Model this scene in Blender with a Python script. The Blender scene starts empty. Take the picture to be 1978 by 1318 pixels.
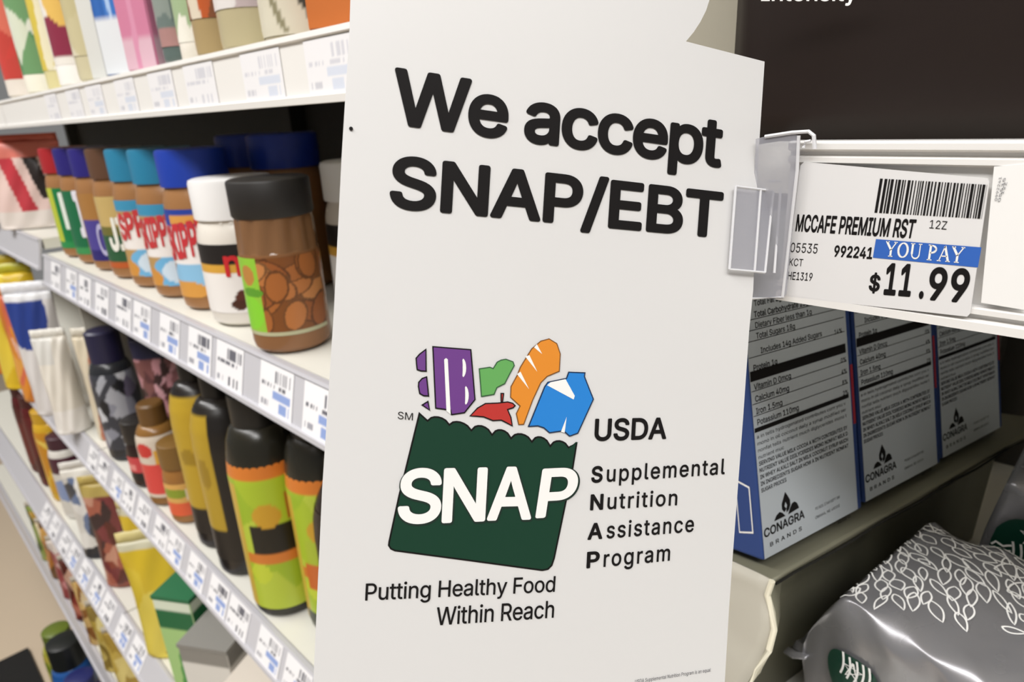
import bpy, math, random
import numpy as np
from mathutils import Vector, Matrix

# ------------------------------------------------------------------ camera, world, lights, exposure
SC = bpy.context.scene
COL = SC.collection
EYE = 1.50                                             # eye height above the floor (m)
W_PX, H_PX, F_PX = 1978, 1318, 1288.33
_c = np.array([W_PX / 2, H_PX / 2])
_A = np.array([*(np.array([-377., 280.]) - _c), F_PX]); _A /= np.linalg.norm(_A)      # along the shelf run, away
_D = np.array([*(np.array([1180., 4350.]) - _c), F_PX]); _D /= np.linalg.norm(_D)     # straight down
_N = np.cross(_D, _A)                                                                 # into the shelf
ROT = np.array([-_A, _N, -_D])                         # camera axes -> world axes

cam_data = bpy.data.cameras.new('camera')
cam = bpy.data.objects.new('camera', cam_data); COL.objects.link(cam)
cam_data.sensor_fit = 'HORIZONTAL'; cam_data.sensor_width = 36.0
cam_data.lens = 36.0 * F_PX / W_PX
cam_data.clip_start = 0.01; cam_data.clip_end = 50
_r, _u, _b = ROT @ [1, 0, 0], -(ROT @ [0, 1, 0]), -(ROT @ [0, 0, 1])
_m = Matrix.Identity(4)
for i in range(3):
    _m[i][0], _m[i][1], _m[i][2] = _r[i], _u[i], _b[i]
_m[2][3] = EYE
cam.matrix_world = _m
cam_data.dof.use_dof = True
cam_data.dof.focus_distance = 0.205
cam_data.dof.aperture_fstop = 18.0
SC.camera = cam

world = bpy.data.worlds.new('store_light'); SC.world = world; world.use_nodes = True
bg = world.node_tree.nodes['Background']
bg.inputs[0].default_value = (1.0, 0.995, 0.98, 1); bg.inputs[1].default_value = 0.20

def area(name, loc, size, energy, target, color=(1, 0.99, 0.98)):
    d = bpy.data.lights.new(name, 'AREA'); d.shape = 'RECTANGLE'; d.size, d.size_y = size
    d.energy = energy; d.color = color
    o = bpy.data.objects.new(name, d); COL.objects.link(o); o.location = loc
    o.rotation_euler = (Vector(target) - Vector(loc)).to_track_quat('-Z', 'Y').to_euler()
    return o
# rows of ceiling fluorescents over the aisle
area('ceiling_fluorescent_light', (-1.0, -1.0, 3.0), (5.0, 0.5), 108, (-1.0, -0.9, 0))
area('ceiling_fluorescent_light', (1.3, -0.20, 3.0), (2.6, 0.4), 29, (1.2, -0.15, 0))
SC.view_settings.view_transform = 'Standard'; SC.view_settings.look = 'None'
SC.view_settings.exposure = 0.0; SC.view_settings.gamma = 1.0; SC.view_settings.use_curve_mapping = False
SC.cycles.max_bounces = 6; SC.cycles.transparent_max_bounces = 12

# ------------------------------------------------------------------ helpers
V = np.array
def ray(x, y): return ROT @ V([x - _c[0], y - _c[1], F_PX])
def onY(x, y, Y):
    r = ray(x, y); p = r * (Y / r[1]); p[2] += EYE; return p
def onZ(x, y, z):
    r = ray(x, y); p = r * ((z - EYE) / r[2]); p[2] += EYE; return p
def onPlane(x, y, P, n):
    r = ray(x, y); e = V([0, 0, EYE]); t = ((P - e) @ n) / (r @ n); return e + r * t

def lin(c):
    if isinstance(c, str):
        c = [int(c[i:i + 2], 16) / 255 for i in (0, 2, 4)]
    return tuple((x / 12.92 if x <= .04045 else ((x + .055) / 1.055) ** 2.4) for x in c)

_mats = {}
def mat(name, color, rough=.45, metal=0., spec=.5, alpha=1., bump=0., bscale=60., trans=0.):
    if name in _mats: return _mats[name]
    m = bpy.data.materials.new(name); m.use_nodes = True
    nt = m.node_tree; b = nt.nodes['Principled BSDF']
    c = lin(color)
    b.inputs['Base Color'].default_value = (*c, 1)
    b.inputs['Roughness'].default_value = rough; b.inputs['Metallic'].default_value = metal
    b.inputs['Specular IOR Level'].default_value = spec; b.inputs['Alpha'].default_value = alpha
    b.inputs['Transmission Weight'].default_value = trans
    # a faint procedural variation so that nothing is one flat value
    nz = nt.nodes.new('ShaderNodeTexNoise'); nz.inputs['Scale'].default_value = bscale
    tc = nt.nodes.new('ShaderNodeTexCoord'); nt.links.new(tc.outputs['Object'], nz.inputs['Vector'])
    if bump:
        bp = nt.nodes.new('ShaderNodeBump'); bp.inputs['Strength'].default_value = bump; bp.inputs['Distance'].default_value = .002
        nt.links.new(nz.outputs['Fac'], bp.inputs['Height']); nt.links.new(bp.outputs['Normal'], b.inputs['Normal'])
    rr = nt.nodes.new('ShaderNodeMapRange')
    rr.inputs['To Min'].default_value = max(0, rough - .05); rr.inputs['To Max'].default_value = min(1, rough + .05)
    nt.links.new(nz.outputs['Fac'], rr.inputs['Value']); nt.links.new(rr.outputs['Result'], b.inputs['Roughness'])
    _mats[name] = m; return m

def artmat(name='printed_art', rough=.35, metal=0., bump=0.):
    key = name
    if key in _mats: return _mats[key]
    m = bpy.data.materials.new(key); m.use_nodes = True; nt = m.node_tree; b = nt.nodes['Principled BSDF']
    a = nt.nodes.new('ShaderNodeAttribute'); a.attribute_name = 'print'
    nt.links.new(a.outputs['Color'], b.inputs['Base Color'])
    b.inputs['Roughness'].default_value = rough; b.inputs['Metallic'].default_value = metal
    if bump:
        nz = nt.nodes.new('ShaderNodeTexNoise'); nz.inputs['Scale'].default_value = 45
        bp = nt.nodes.new('ShaderNodeBump'); bp.inputs['Strength'].default_value = bump; bp.inputs['Distance'].default_value = .004
        nt.links.new(nz.outputs['Fac'], bp.inputs['Height']); nt.links.new(bp.outputs['Normal'], b.inputs['Normal'])
    _mats[key] = m; return m

def mesh(name, verts, faces, m, parent=None, smooth=False, colors=None, label=None, mats=None, fm=None, angle=None):
    """one mesh object; verts are in the parent's own space"""
    me = bpy.data.meshes.new(name)
    me.from_pydata([tuple(float(x) for x in v) for v in verts], [], [tuple(int(i) for i in f) for f in faces])
    if mats:
        for q in mats: me.materials.append(q)
        if fm: me.polygons.foreach_set('material_index', fm)
    else: me.materials.append(m)
    if colors is not None:
        at = me.color_attributes.new('print', 'FLOAT_COLOR', 'POINT')
        buf = np.ones((len(verts), 4)); buf[:, :3] = colors
        at.data.foreach_set('color', buf.ravel())
    if smooth: me.polygons.foreach_set('use_smooth', [True] * len(me.polygons))
    me.update()
    if smooth and angle: me.set_sharp_from_angle(angle=math.radians(angle))
    o = bpy.data.objects.new(name, me); COL.objects.link(o)
    if parent is not None: o.parent = parent
    if label: o['label'] = label
    return o

class MB:
    def __init__(s): s.v = []; s.f = []; s.m = []
    def add(s, v, f, mi=0):
        k = len(s.v); s.v += [V(x, float) for x in v]; s.f += [[i + k for i in q] for q in f]; s.m += [mi] * len(f); return s
    def box(s, lo, hi, mi=0, fr=None):
        x0, y0, z0 = lo; x1, y1, z1 = hi
        v = [(x0, y0, z0), (x1, y0, z0), (x1, y1, z0), (x0, y1, z0), (x0, y0, z1), (x1, y0, z1), (x1, y1, z1), (x0, y1, z1)]
        if fr is not None: v = [fr(*p) for p in v]
        return s.add(v, [(0, 3, 2, 1), (4, 5, 6, 7), (0, 1, 5, 4), (1, 2, 6, 5), (2, 3, 7, 6), (3, 0, 4, 7)], mi)
    def extrude(s, poly, vec, mi=0):
        n = len(poly); a = [V(p, float) for p in poly]; vec = V(vec, float); b = [p + vec for p in a]
        f = [tuple(range(n - 1, -1, -1)), tuple(range(n, 2 * n))] + [(i, (i + 1) % n, n + (i + 1) % n, n + i) for i in range(n)]
        return s.add(a + b, f, mi)
    def profile(s, prof, x0, x1, mi=0):                # closed (y, z) profile run along X
        return s.extrude([(x0, y, z) for y, z in prof], (x1 - x0, 0, 0), mi)
    def tube(s, pts, r, n=6, mi=0):
        pts = [V(p, float) for p in pts]; rings = []
        for i, p in enumerate(pts):
            t = pts[min(i + 1, len(pts) - 1)] - pts[max(i - 1, 0)]; t /= (np.linalg.norm(t) + 1e-12)
            a = np.cross(t, [0, 0, 1.]) if abs(t[2]) < .9 else np.cross(t, [1., 0, 0]); a /= np.linalg.norm(a); b = np.cross(t, a)
            rings.append([p + r * (math.cos(k * 2 * math.pi / n) * a + math.sin(k * 2 * math.pi / n) * b) for k in range(n)])
        v = sum(rings, []); f = []
        for i in range(len(pts) - 1):
            for k in range(n): f.append((i * n + k, i * n + (k + 1) % n, (i + 1) * n + (k + 1) % n, (i + 1) * n + k))
        f += [tuple(range(n))[::-1], tuple(range(len(v) - n, len(v)))]
        return s.add(v, f, mi)
    def lathe(s, prof, n=36, mi=0, sx=1., sy=1., cap=True):     # [(r, z)] bottom to top
        v = []; f = []
        for r, z in prof:
            for k in range(n):
                a = 2 * math.pi * k / n; v.append((r * sx * math.sin(a), -r * sy * math.cos(a), z))
        for i in range(len(prof) - 1):
            for k in range(n): f.append((i * n + k, i * n + (k + 1) % n, (i + 1) * n + (k + 1) % n, (i + 1) * n + k))
        if cap: f += [tuple(range(n))[::-1], tuple(range(len(v) - n, len(v)))]
        return s.add(v, f, mi)
    def build(s, name, m, parent=None, smooth=False, org=None, label=None, mats=None, angle=35):
        v = s.v if org is None else [p - V(org) for p in s.v]
        return mesh(name, v, s.f, m, parent, smooth, None, label, mats, s.m if mats else None, angle if smooth else None)

def tag(o, label, cat, group=None):
    o['label'] = label; o['category'] = cat
    if group: o['group'] = group
    return o
def thing(name, label, cat, loc, rotz=0., group=None):
    o = bpy.data.objects.new(name, None); COL.objects.link(o); o.empty_display_size = .02
    o.location = tuple(float(x) for x in loc); o.rotation_euler = (0, 0, rotz)
    return tag(o, label, cat, group)
def structure(o): o['kind'] = 'structure'; return o

# ---- lettering
def _font():
    try: return bpy.data.fonts.load(bpy.utils.system_resource('DATAFILES') + '/fonts/Inter.woff2')
    except Exception: return None
FONT = _font()
_capcache = {}
def text_shape(s, weight=0., spacing=1., italic=0., res=4, rescale=True):
    """flat letter shapes: baseline y = 0, capital height = 1, starting at x = 0; weight thickens every outline (in cap heights)"""
    key = (s, weight, spacing, italic, rescale)
    if key in _capcache: return _capcache[key]
    def geo(t, fill):
        c = bpy.data.curves.new('letters', 'FONT'); c.body = t
        if FONT: c.font = FONT
        c.space_character = spacing; c.shear = italic; c.resolution_u = res; c.fill_mode = fill
        o = bpy.data.objects.new('letters', c); COL.objects.link(o)
        me = bpy.data.meshes.new_from_object(o.evaluated_get(bpy.context.evaluated_depsgraph_get()))
        v = np.zeros(len(me.vertices) * 3); me.vertices.foreach_get('co', v); v = v.reshape(-1, 3)[:, :2].copy()
        f = [tuple(p.vertices) for p in me.polygons]; e = [tuple(q.vertices) for q in me.edges]
        bpy.data.objects.remove(o); bpy.data.meshes.remove(me); bpy.data.curves.remove(c)
        return v, f, e
    vh, _, _ = geo('H', 'BOTH'); cap = vh[:, 1].max() - vh[:, 1].min(); base = vh[:, 1].min()
    w_, _, ed = geo(s, 'NONE'); w_ = (w_ - V([w_[:, 0].min(), base])) / cap
    # closed outlines, then one clean union of outlines (and of the strokes that thicken them)
    nxt = {}
    for a_, b_ in ed: nxt.setdefault(a_, []).append(b_); nxt.setdefault(b_, []).append(a_)
    seen = set(); loops = []
    for st in nxt:
        if st in seen: continue
        lp_ = [st]; seen.add(st); cur = st
        while True:
            n_ = [q for q in nxt[cur] if q not in seen]
            if not n_: break
            cur = n_[0]; seen.add(cur); lp_.append(cur)
        if len(lp_) > 2: loops.append(lp_)
    area2 = lambda l: sum(w_[l[i - 1]][0] * w_[l[i]][1] - w_[l[i]][0] * w_[l[i - 1]][1] for i in range(len(l)))
    # edge direction in the curve tells outer from hole
    ds = set(ed); pts = []; faces = []; sign = []
    for l in loops:
        fwd = sum((l[i - 1], l[i]) in ds for i in range(len(l))); l = l if fwd >= len(l) / 2 else l[::-1]
        A_ = area2(l); k = len(pts); pts += [w_[i] for i in l]; idx = list(range(k, k + len(l)))
        faces.append(idx if A_ > 0 else idx[::-1]); sign.append(1 if A_ > 0 else -1)
    big = max(range(len(faces)), key=lambda i: abs(area2(loops[i]))); flip = sign[big]; sign = [q * flip for q in sign]
    nc = len(faces)
    if weight > 0:
        for l in loops:
            for i in range(len(l)):
                p, q = w_[l[i - 1]], w_[l[i]]; d = q - p; ln = np.linalg.norm(d)
                if ln < 1e-6: continue
                d = d / ln * weight; n = V([-d[1], d[0]]); k = len(pts)
                pts += [p - n, q - n, q - .71 * n + .71 * d, q + d, q + .71 * n + .71 * d, q + n, p + n, p + .71 * n - .71 * d, p - d, p - .71 * n - .71 * d]
                faces.append(list(range(k, k + 10)))
    from mathutils.geometry import delaunay_2d_cdt
    ov, _e, of, _ov, _oe, off = delaunay_2d_cdt([Vector((float(p[0]), float(p[1]))) for p in pts], [], faces, 1, 1e-5)
    f = []
    for tri, src in zip(of, off):
        if any(q >= nc for q in src) or sum(sign[q] for q in src if q < nc) > 0: f.append(tuple(tri))
    xy = V([[p[0], p[1]] for p in ov])
    if weight > 0 and rescale: xy = (xy + weight) / (1 + 2 * weight)
    _capcache[key] = (xy, f, xy[:, 0].max()); return _capcache[key]

def text_add(mb, s, fn, weight=0., spacing=1., italic=0., mi=0, fit=True):
    """fn(x, y) -> point; x runs 0..1 over the text's width if fit, else in cap heights"""
    xy, f, w = text_shape(s, weight, spacing, italic)
    mb.add([fn(x / w if fit else x, y) for x, y in xy], f, mi)

# ---- printed art: a function (u, v) -> colour on a grid
def grid_colors(art, U, Vv):
    return V([lin(art(u, v)) for v in Vv for u in U])
def hexc(h): return tuple(int(h[i:i + 2], 16) / 255 for i in (0, 2, 4))
def art_flat(c): c = hexc(c); return lambda u, v: c
def art_cells(cols, n, seed, ax=1., base=None):
    """blotchy many-coloured printing"""
    rnd = random.Random(seed); cols = [hexc(c) for c in cols]
    pts = [(rnd.random(), rnd.random(), rnd.choice(cols)) for _ in range(n)]
    def f(u, v):
        return min(pts, key=lambda p: ((p[0] - u) * ax) ** 2 + (p[1] - v) ** 2)[2]
    return f
def art_layers(base, *items):
    """base art or hex, then ('rect', u0, v0, u1, v1, c) / ('oval', u, v, ru, rv, c) / ('ring', u, v, ru, rv, t, c) / ('slant', u, w, k, c, v0, v1)"""
    base = base if callable(base) else art_flat(base)
    def f(u, v):
        c = base(u, v)
        for it in items:
            k = it[0]
            if k == 'rect':
                if it[1] <= u <= it[3] and it[2] <= v <= it[4]: c = hexc(it[5])
            elif k == 'oval':
                if ((u - it[1]) / it[3]) ** 2 + ((v - it[2]) / it[4]) ** 2 < 1: c = hexc(it[5])
            elif k == 'ring':
                d = math.sqrt(((u - it[1]) / it[3]) ** 2 + ((v - it[2]) / it[4]) ** 2)
                if 1 - it[5] < d < 1: c = hexc(it[6])
            elif k == 'slant':
                if it[5] <= v <= it[6] and abs(u - it[1] - it[3] * (v - .5)) < it[2]: c = hexc(it[4])
            elif k == 'art':
                if it[1] <= u <= it[3] and it[2] <= v <= it[4]: c = it[5]((u - it[1]) / (it[3] - it[1]), (v - it[2]) / (it[4] - it[2]))
        return c
    return f
def art_nuts(bg_c, seed, n=26, cols=('b5713c', 'a4622f', 'c07f48', '96562a')):
    rnd = random.Random(seed); bgc = hexc(bg_c); nuts = []
    for _ in range(n):
        nuts.append((rnd.random(), rnd.random(), rnd.uniform(0, math.pi), rnd.uniform(.19, .25), hexc(rnd.choice(cols))))
    def f(u, v):
        c = bgc
        for x, y, a, s, k in nuts:
            du, dv = u - x, v - y; p = du * math.cos(a) + dv * math.sin(a); q = -du * math.sin(a) + dv * math.cos(a)
            d = (p / s) ** 2 + (q / (s * .56)) ** 2
            if d < 1: c = k if d < .72 else tuple(.62 * t for t in k)      # printed outline of each nut
        return c
    return f

def wrap_patch(name, rf, z0, z1, a0, a1, art, parent, nu=36, nv=24, m=None, label=None, sx=1., sy=1.):
    """label sheet wrapped on a round body: angles in degrees from the front, right positive"""
    U = np.linspace(0, 1, nu + 1); Vv = np.linspace(0, 1, nv + 1); v = []
    for t in Vv:
        z = z0 + (z1 - z0) * t; r = rf(z)
        for u in U:
            a = math.radians(a0 + (a1 - a0) * u); v.append((r * sx * math.sin(a), -r * sy * math.cos(a), z))
    f = [(j * (nu + 1) + i, j * (nu + 1) + i + 1, (j + 1) * (nu + 1) + i + 1, (j + 1) * (nu + 1) + i) for j in range(nv) for i in range(nu)]
    return mesh(name, v, f, m or artmat(), parent, True, grid_colors(art, U, Vv), label)
def wrap_text(mb, s, rf, a_c, a_w, z, h, weight=.03, slope=0., mi=0):
    """letters bent round a body: centre angle, angular width (deg), baseline height, capital height"""
    def fn(x, y):
        zz = z + y * h + slope * (x - .5); a = math.radians(a_c + (x - .5) * a_w); r = rf(zz) + .0006
        return (r * math.sin(a), -r * math.cos(a), zz)
    text_add(mb, s, fn, weight, mi=mi)
def flat_patch(name, fn, art, parent, nu=24, nv=24, m=None, label=None):
    U = np.linspace(0, 1, nu + 1); Vv = np.linspace(0, 1, nv + 1)
    v = [fn(u, t) for t in Vv for u in U]
    f = [(j * (nu + 1) + i, j * (nu + 1) + i + 1, (j + 1) * (nu + 1) + i + 1, (j + 1) * (nu + 1) + i) for j in range(nv) for i in range(nu)]
    return mesh(name, v, f, m or artmat(), parent, False, grid_colors(art, U, Vv), label)
def rprof(prof):
    zs = [p[1] for p in prof]; rs = [p[0] for p in prof]
    return lambda z: float(np.interp(z, zs, rs))
def toward_camera(x, y, k): return k * math.atan2(-x, y)      # turn a product's front part way to the aisle's near end

# common materials
M_white = mat('white_painted_metal', 'eceae6', .4)
M_shelfwhite = mat('cream_painted_shelf', 'dedcd2', .5)
M_strip = mat('grey_plastic_price_strip', 'c4c3c8', .3)
M_back = mat('dark_shelving_back', '3a3630', .7)
M_ink = mat('black_printing_ink', '120f0f', .65, spec=.2)
M_softink = mat('grey_printing_ink', '55555c', .6, spec=.3)
M_wink = mat('white_printing_ink', 'f2f1ee', .5)
M_card = mat('white_card_stock', 'dedddd', .5)

# ------------------------------------------------------------------ setting
fl = MB(); fl.box((-7, -4, -.05), (3, 3.5, 0))
floor = structure(fl.build('floor', mat('worn_vinyl_floor', 'd2c0a8', .35, bump=.05, bscale=8)))

ce = MB(); ce.box((-7, -4, 3.1), (3, 3.5, 3.15))
ceiling = structure(ce.build('ceiling', mat('white_ceiling_tile', 'e9e7e2', .8)))
# shelf levels: (front top edge Y, z) and (front bottom edge Y, z) of the price strip, relative to the eye
LEV = {'U': ((.210, .045), (.210, .008)), 'M': ((.210, -.174), (.199, -.220)), 'L': ((.210, -.510), (.193, -.552)),
       'LL': ((.180, -.830), (.152, -.872)), 'F': ((.150, -1.085), (.140, -1.125)), 'G': ((.185, -1.40), (.185, -1.44))}
BACK_Y = .66
def shelf(parent, org, key, x0, x1, dz=0., thick=.016):
    (ty, tz), (by, bz) = LEV[key]; tz += EYE + dz; bz += EYE + dz
    b = MB(); b.profile([(ty + .004, tz - thick), (BACK_Y, tz - thick), (BACK_Y, tz), (ty + .004, tz)], x0, x1)
    so = b.build('shelf', M_shelfwhite, parent, org=org)
    s = MB()
    n = V([0, -(tz - bz), (ty - by) * -1.]); n /= np.linalg.norm(n)          # out of the strip
    u = V([0, by - ty, bz - tz]); L = np.linalg.norm(u); u /= L
    def q(d, h): p = V([0, ty, tz]) + u * d - n * 0 + V([0, n[1], -n[2]]) * h; return (p[1], p[2])
    s.profile([(ty + .003, tz), q(0, .0022), q(.003, .0026), q(.004, .0006), q(L - .005, .0006), q(L - .004, .003), q(L, .0026), (by + .003, bz)], x0, x1)
    s.build('price_strip', M_strip if key != 'U' else M_white, so, org=None)
    return so
def strip_point(key, x, d, out=.001, dz=0.):
    (ty, tz), (by, bz) = LEV[key]
    u = V([0, by - ty, bz - tz]); L = np.linalg.norm(u); u /= L; n = V([0, u[2], -u[1]])
    p = V([x, ty, tz + EYE + dz]) + u * d + n * out; return p, u, n, L

X_END = -1.215
def bay(x0, x1, levels, label, dz={}):
    org = (x0, BACK_Y, 0)
    t = thing('shelving_unit', label, 'shelves', org)
    b = MB(); b.box((x0, BACK_Y, .0), (x1, BACK_Y + .03, 2.1)); b.build('back_panel', M_back, t, org=org)
    p = MB(); p.box((x0, BACK_Y - .03, 0), (x0 + .03, BACK_Y - .0005, 2.1)); p.build('upright', M_back, t, org=org)
    for k in levels:
        so = shelf(t, org, k, x0, x1, dz.get(k, 0.))
        so.children[0].location = tuple(-V(org))
    kick = MB(); kick.box((x0, .20, 0), (x1, BACK_Y, .055)); kick.build('base_plinth', mat('dark_plinth', '2a2724', .6), t, org=org)
    return t
near_bay = bay(X_END, -.26, ['U', 'M', 'L', 'LL', 'F', 'G'], 'white shelving unit of peanut butter and syrup left of the sign')
far_bay = bay(-2.75, X_END - .004, ['U', 'M', 'L', 'LL', 'F', 'G'], 'farther white shelving unit at the left end with yellow snack bags', {'M': .022})
# light grey panel closing the near bay's end at bottle level
pn = MB(); pn.box((X_END + .001, .235, EYE - .508), (X_END + .006, .52, EYE - .245))
pn.build('divider_panel', mat('grey_end_panel', 'b3b0a6', .6), near_bay, org=near_bay.location)

# right-hand shelf: clear-fronted price channel close to the camera, boards above and below
RX0, RX1 = -.088, .42
rs_org = (.16, BACK_Y, 0)
right_bay = thing('shelving_unit', 'white shelving unit of coffee and cocoa right of the sign', 'shelves', rs_org)
b = MB(); b.box((-.11, BACK_Y, 0), (RX1, BACK_Y + .03, 2.1)); b.build('back_panel', M_back, right_bay, org=rs_org)
b = MB(); b.box((RX0 - .02, .2155, EYE - .030), (RX1, BACK_Y, EYE - .016)); rsh = b.build('shelf', M_shelfwhite, right_bay, org=rs_org)
Z = EYE
prof = [(.2150, -.0135), (.2100, -.0135), (.2085, -.0142), (.2085, -.0158), (.2108, -.0166), (.2108, -.0176), (.2090, -.0182), (.2090, -.0196), (.2112, -.0204),
        (.2112, -.0565), (.2090, -.0572), (.2090, -.0586), (.2110, -.0592), (.2110, -.0602), (.2085, -.0608), (.2085, -.0632), (.2150, -.0632)]
b = MB(); b.profile([(y, Z + z) for y, z in prof], RX0, RX1)
b.build('price_channel', mat('white_plastic_channel', 'e6e4e1', .22), right_bay, org=rs_org)
LOWZ = EYE - .315
b = MB(); b.box((-.11, .12, LOWZ - .02), (RX1, BACK_Y, LOWZ)); b.build('shelf', M_shelfwhite, right_bay, org=rs_org)
b = MB(); b.box((-.11, BACK_Y - .03, 0), (-.08, BACK_Y - .0005, 2.1)); b.build('upright', M_back, right_bay, org=rs_org)

# ------------------------------------------------------------------ the flag sign
SH = V([0, 0, 0.]); _h = ray(5566, 868); SH = _h / np.linalg.norm(_h)
_v = ROT @ V([-.06, 1, .05]); _v -= SH * (_v @ SH); SV = -_v / np.linalg.norm(_v)         # up the sheet
SN = np.cross(SH, SV)                                                                     # towards the viewer
if SN @ (V([0, 0, EYE]) - onY(1462, 450, .203)) < 0: SN = -SN
SP = onY(1462, 450, .203)
def sg(x, y, e=0.): return onPlane(x, y, SP, SN) + SN * e
sign_org = sg(1462, 450)
sign = thing('shelf_sign', 'tall white card sign reading We accept SNAP/EBT sticking out from the shelf edge', 'sign', sign_org)
outline = [(604, 1345), (1392, 1345), (1400, 1318), (1408, 1180), (1415, 1080), (1436, 800), (1447, 640), (1455, 560), (1465, 300), (1477, 119), (1325, 80),
           (1340, 62), (1353, 42), (1364, 20), (1372, -5), (1376, -40), (1368, -90), (1340, -130), (720, -150), (683, -120), (678, -40), (675, 60), (660, 300), (645, 600), (622, 950)]
b = MB(); b.extrude([sg(x, y) for x, y in outline], -SN * .0007); b.build('sign_card', mat('white_satin_card', 'dad9d8', .38), sign, org=sign_org)

def sign_text(mb, s, x0, y0, x1, y1, cap, weight=0., spacing=1., mi=0, e=.00025, italic=0., lean=-.052):
    P0 = sg(x0, y0, e); P1 = sg(x1, y1, e); T = sg(x0 - lean * cap, y0 - cap, e) - P0
    text_add(mb, s, lambda x, y: P0 + x * (P1 - P0) + y * T, weight, spacing, italic, mi)
t = MB()
sign_text(t, 'We accept', 757, 241, 1392, 325, 111, .044, .95)
sign_text(t, 'SNAP/EBT', 751, 402, 1391, 461, 103, .046, .98)
t.build('headline_lettering', M_ink, sign, org=sign_org)
t = MB()
sign_text(t, 'USDA', 1147, 852, 1286, 848, 43, .04)
t.build('agency_lettering', M_ink, sign, org=sign_org)
t = MB()
for i, (w, x0, y0, x1, y1, c) in enumerate([('Supplemental', 1141, 933, 1399, 916, 32), ('Nutrition', 1139, 986, 1307, 976, 31), ('Assistance', 1134, 1043, 1339, 1027, 32), ('Program', 1132, 1098, 1293, 1083, 32)]):
    f1 = .085 if w[0] != 'A' else .115
    if w == 'Program': f1 = .155
    if w == 'Nutrition': f1 = .15
    if w == 'Assistance': f1 = .14
    xa = x0 + (x1 - x0) * f1; ya = y0 + (y1 - y0) * f1
    sign_text(t, w[0], x0, y0, xa, ya, c, .05)
    g = 8
    sign_text(t, w[1:], xa + g, ya - .5, x1, y1, c, .022, 1.12)
t.build('program_lettering', M_ink, sign, org=sign_org)
t = MB()
sign_text(t, 'Putting Healthy Food', 705, 1160, 1071, 1143, 33, .014, .98)
sign_text(t, 'Within Reach', 842, 1208, 1069, 1193, 35, .014, .98)
t.build('tagline_lettering', M_ink, sign, org=sign_org)
t = MB()
sign_text(t, 'SM', 768, 809, 797, 812, 14, .0)
t.build('service_mark', M_ink, sign, org=sign_org)
t = MB()
sign_text(t, 'USDA Supplemental Nutrition Program is an equal', 1226, 1320, 1372, 1297, 7, .0)
t.build('fine_print', M_softink, sign, org=sign_org)

# bag-of-groceries emblem, traced in the sign's plane and printed as thin layers
def c7(pts): return [(740 + x / 4.495, 640 + y / 4.495) for x, y in pts]
def c6(pts): return [(680 + x / 2.1256, 620 + y / 2.1256) for x, y in pts]
def inset(pts, d):
    a = [V(p, float) for p in pts]; n = len(a); area2 = sum(a[i][0] * a[(i + 1) % n][1] - a[(i + 1) % n][0] * a[i][1] for i in range(n)); sgn = 1 if area2 > 0 else -1
    out = []
    for i in range(n):
        e0 = a[i] - a[i - 1]; e1 = a[(i + 1) % n] - a[i]; e0 /= np.linalg.norm(e0) + 1e-9; e1 /= np.linalg.norm(e1) + 1e-9
        n0 = V([-e0[1], e0[0]]) * sgn; n1 = V([-e1[1], e1[0]]) * sgn; m = n0 + n1; l = m @ m
        out.append(a[i] + (m * (2 * d / max(l, 1.))))
    return out
from mathutils.geometry import tessellate_polygon
def decal(mb, pts, e, mi=0):
    p3 = [sg(x, y, e) for x, y in pts]
    tr = tessellate_polygon([[Vector((x, y, 0)) for x, y in pts]])
    f = []
    for t_ in tr:
        a, b_, c_ = [p3[i] for i in t_]
        f.append(t_ if np.cross(b_ - a, c_ - a) @ SN > 0 else t_[::-1])
    mb.add(p3, f, mi)
scal = []
val = [(310, 700), (385, 768), (575, 802), (765, 850), (945, 888), (1110, 918), (1290, 948), (1450, 985), (1610, 1000)]
hump = [None, (475, 738), (672, 782), (850, 815), (1022, 850), (1195, 885), (1370, 912), (1535, 945)]
scal.append(val[0])
for i in range(1, len(val)):
    scal.append(val[i])
    if i < len(hump):
        h = hump[i]; nx = val[i + 1]
        for k in (.15, .32, .5, .68, .85):
            bx = val[i][0] + (nx[0] - val[i][0]) * k; s_ = math.sin(math.pi * k) ** .6
            by = val[i][1] + (nx[1] - val[i][1]) * k; midy = (val[i][1] + nx[1]) / 2
            scal.append((bx, by + (h[1] - midy) * s_))
scal.append((1695, 960))
bagp = c7(scal) + c6([(925, 500), (906, 620), (886, 715), (832, 975), (822, 1005), (805, 1022), (780, 1027), (470, 985), (175, 946), (157, 938), (147, 922), (149, 905), (190, 715), (215, 615)])

GREEN = mat('dark_green_ink', '123a29', .6, spec=.25); PURP = mat('purple_ink', '6b3a86', .5); PEAR = mat('leaf_green_ink', '62a658', .5)
RED = mat('red_ink', 'b9302a', .5); ORNG = mat('orange_ink', 'df8a26', .5); BLUE = mat('bright_blue_ink', '1f80d2', .5)
t = MB(); decal(t, bagp, .00020, 1); decal(t, inset(bagp, 3.4), .00028, 0)
bag_em = t.build('grocery_bag_emblem', None, sign, org=sign_org, mats=[GREEN, M_ink])
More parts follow.
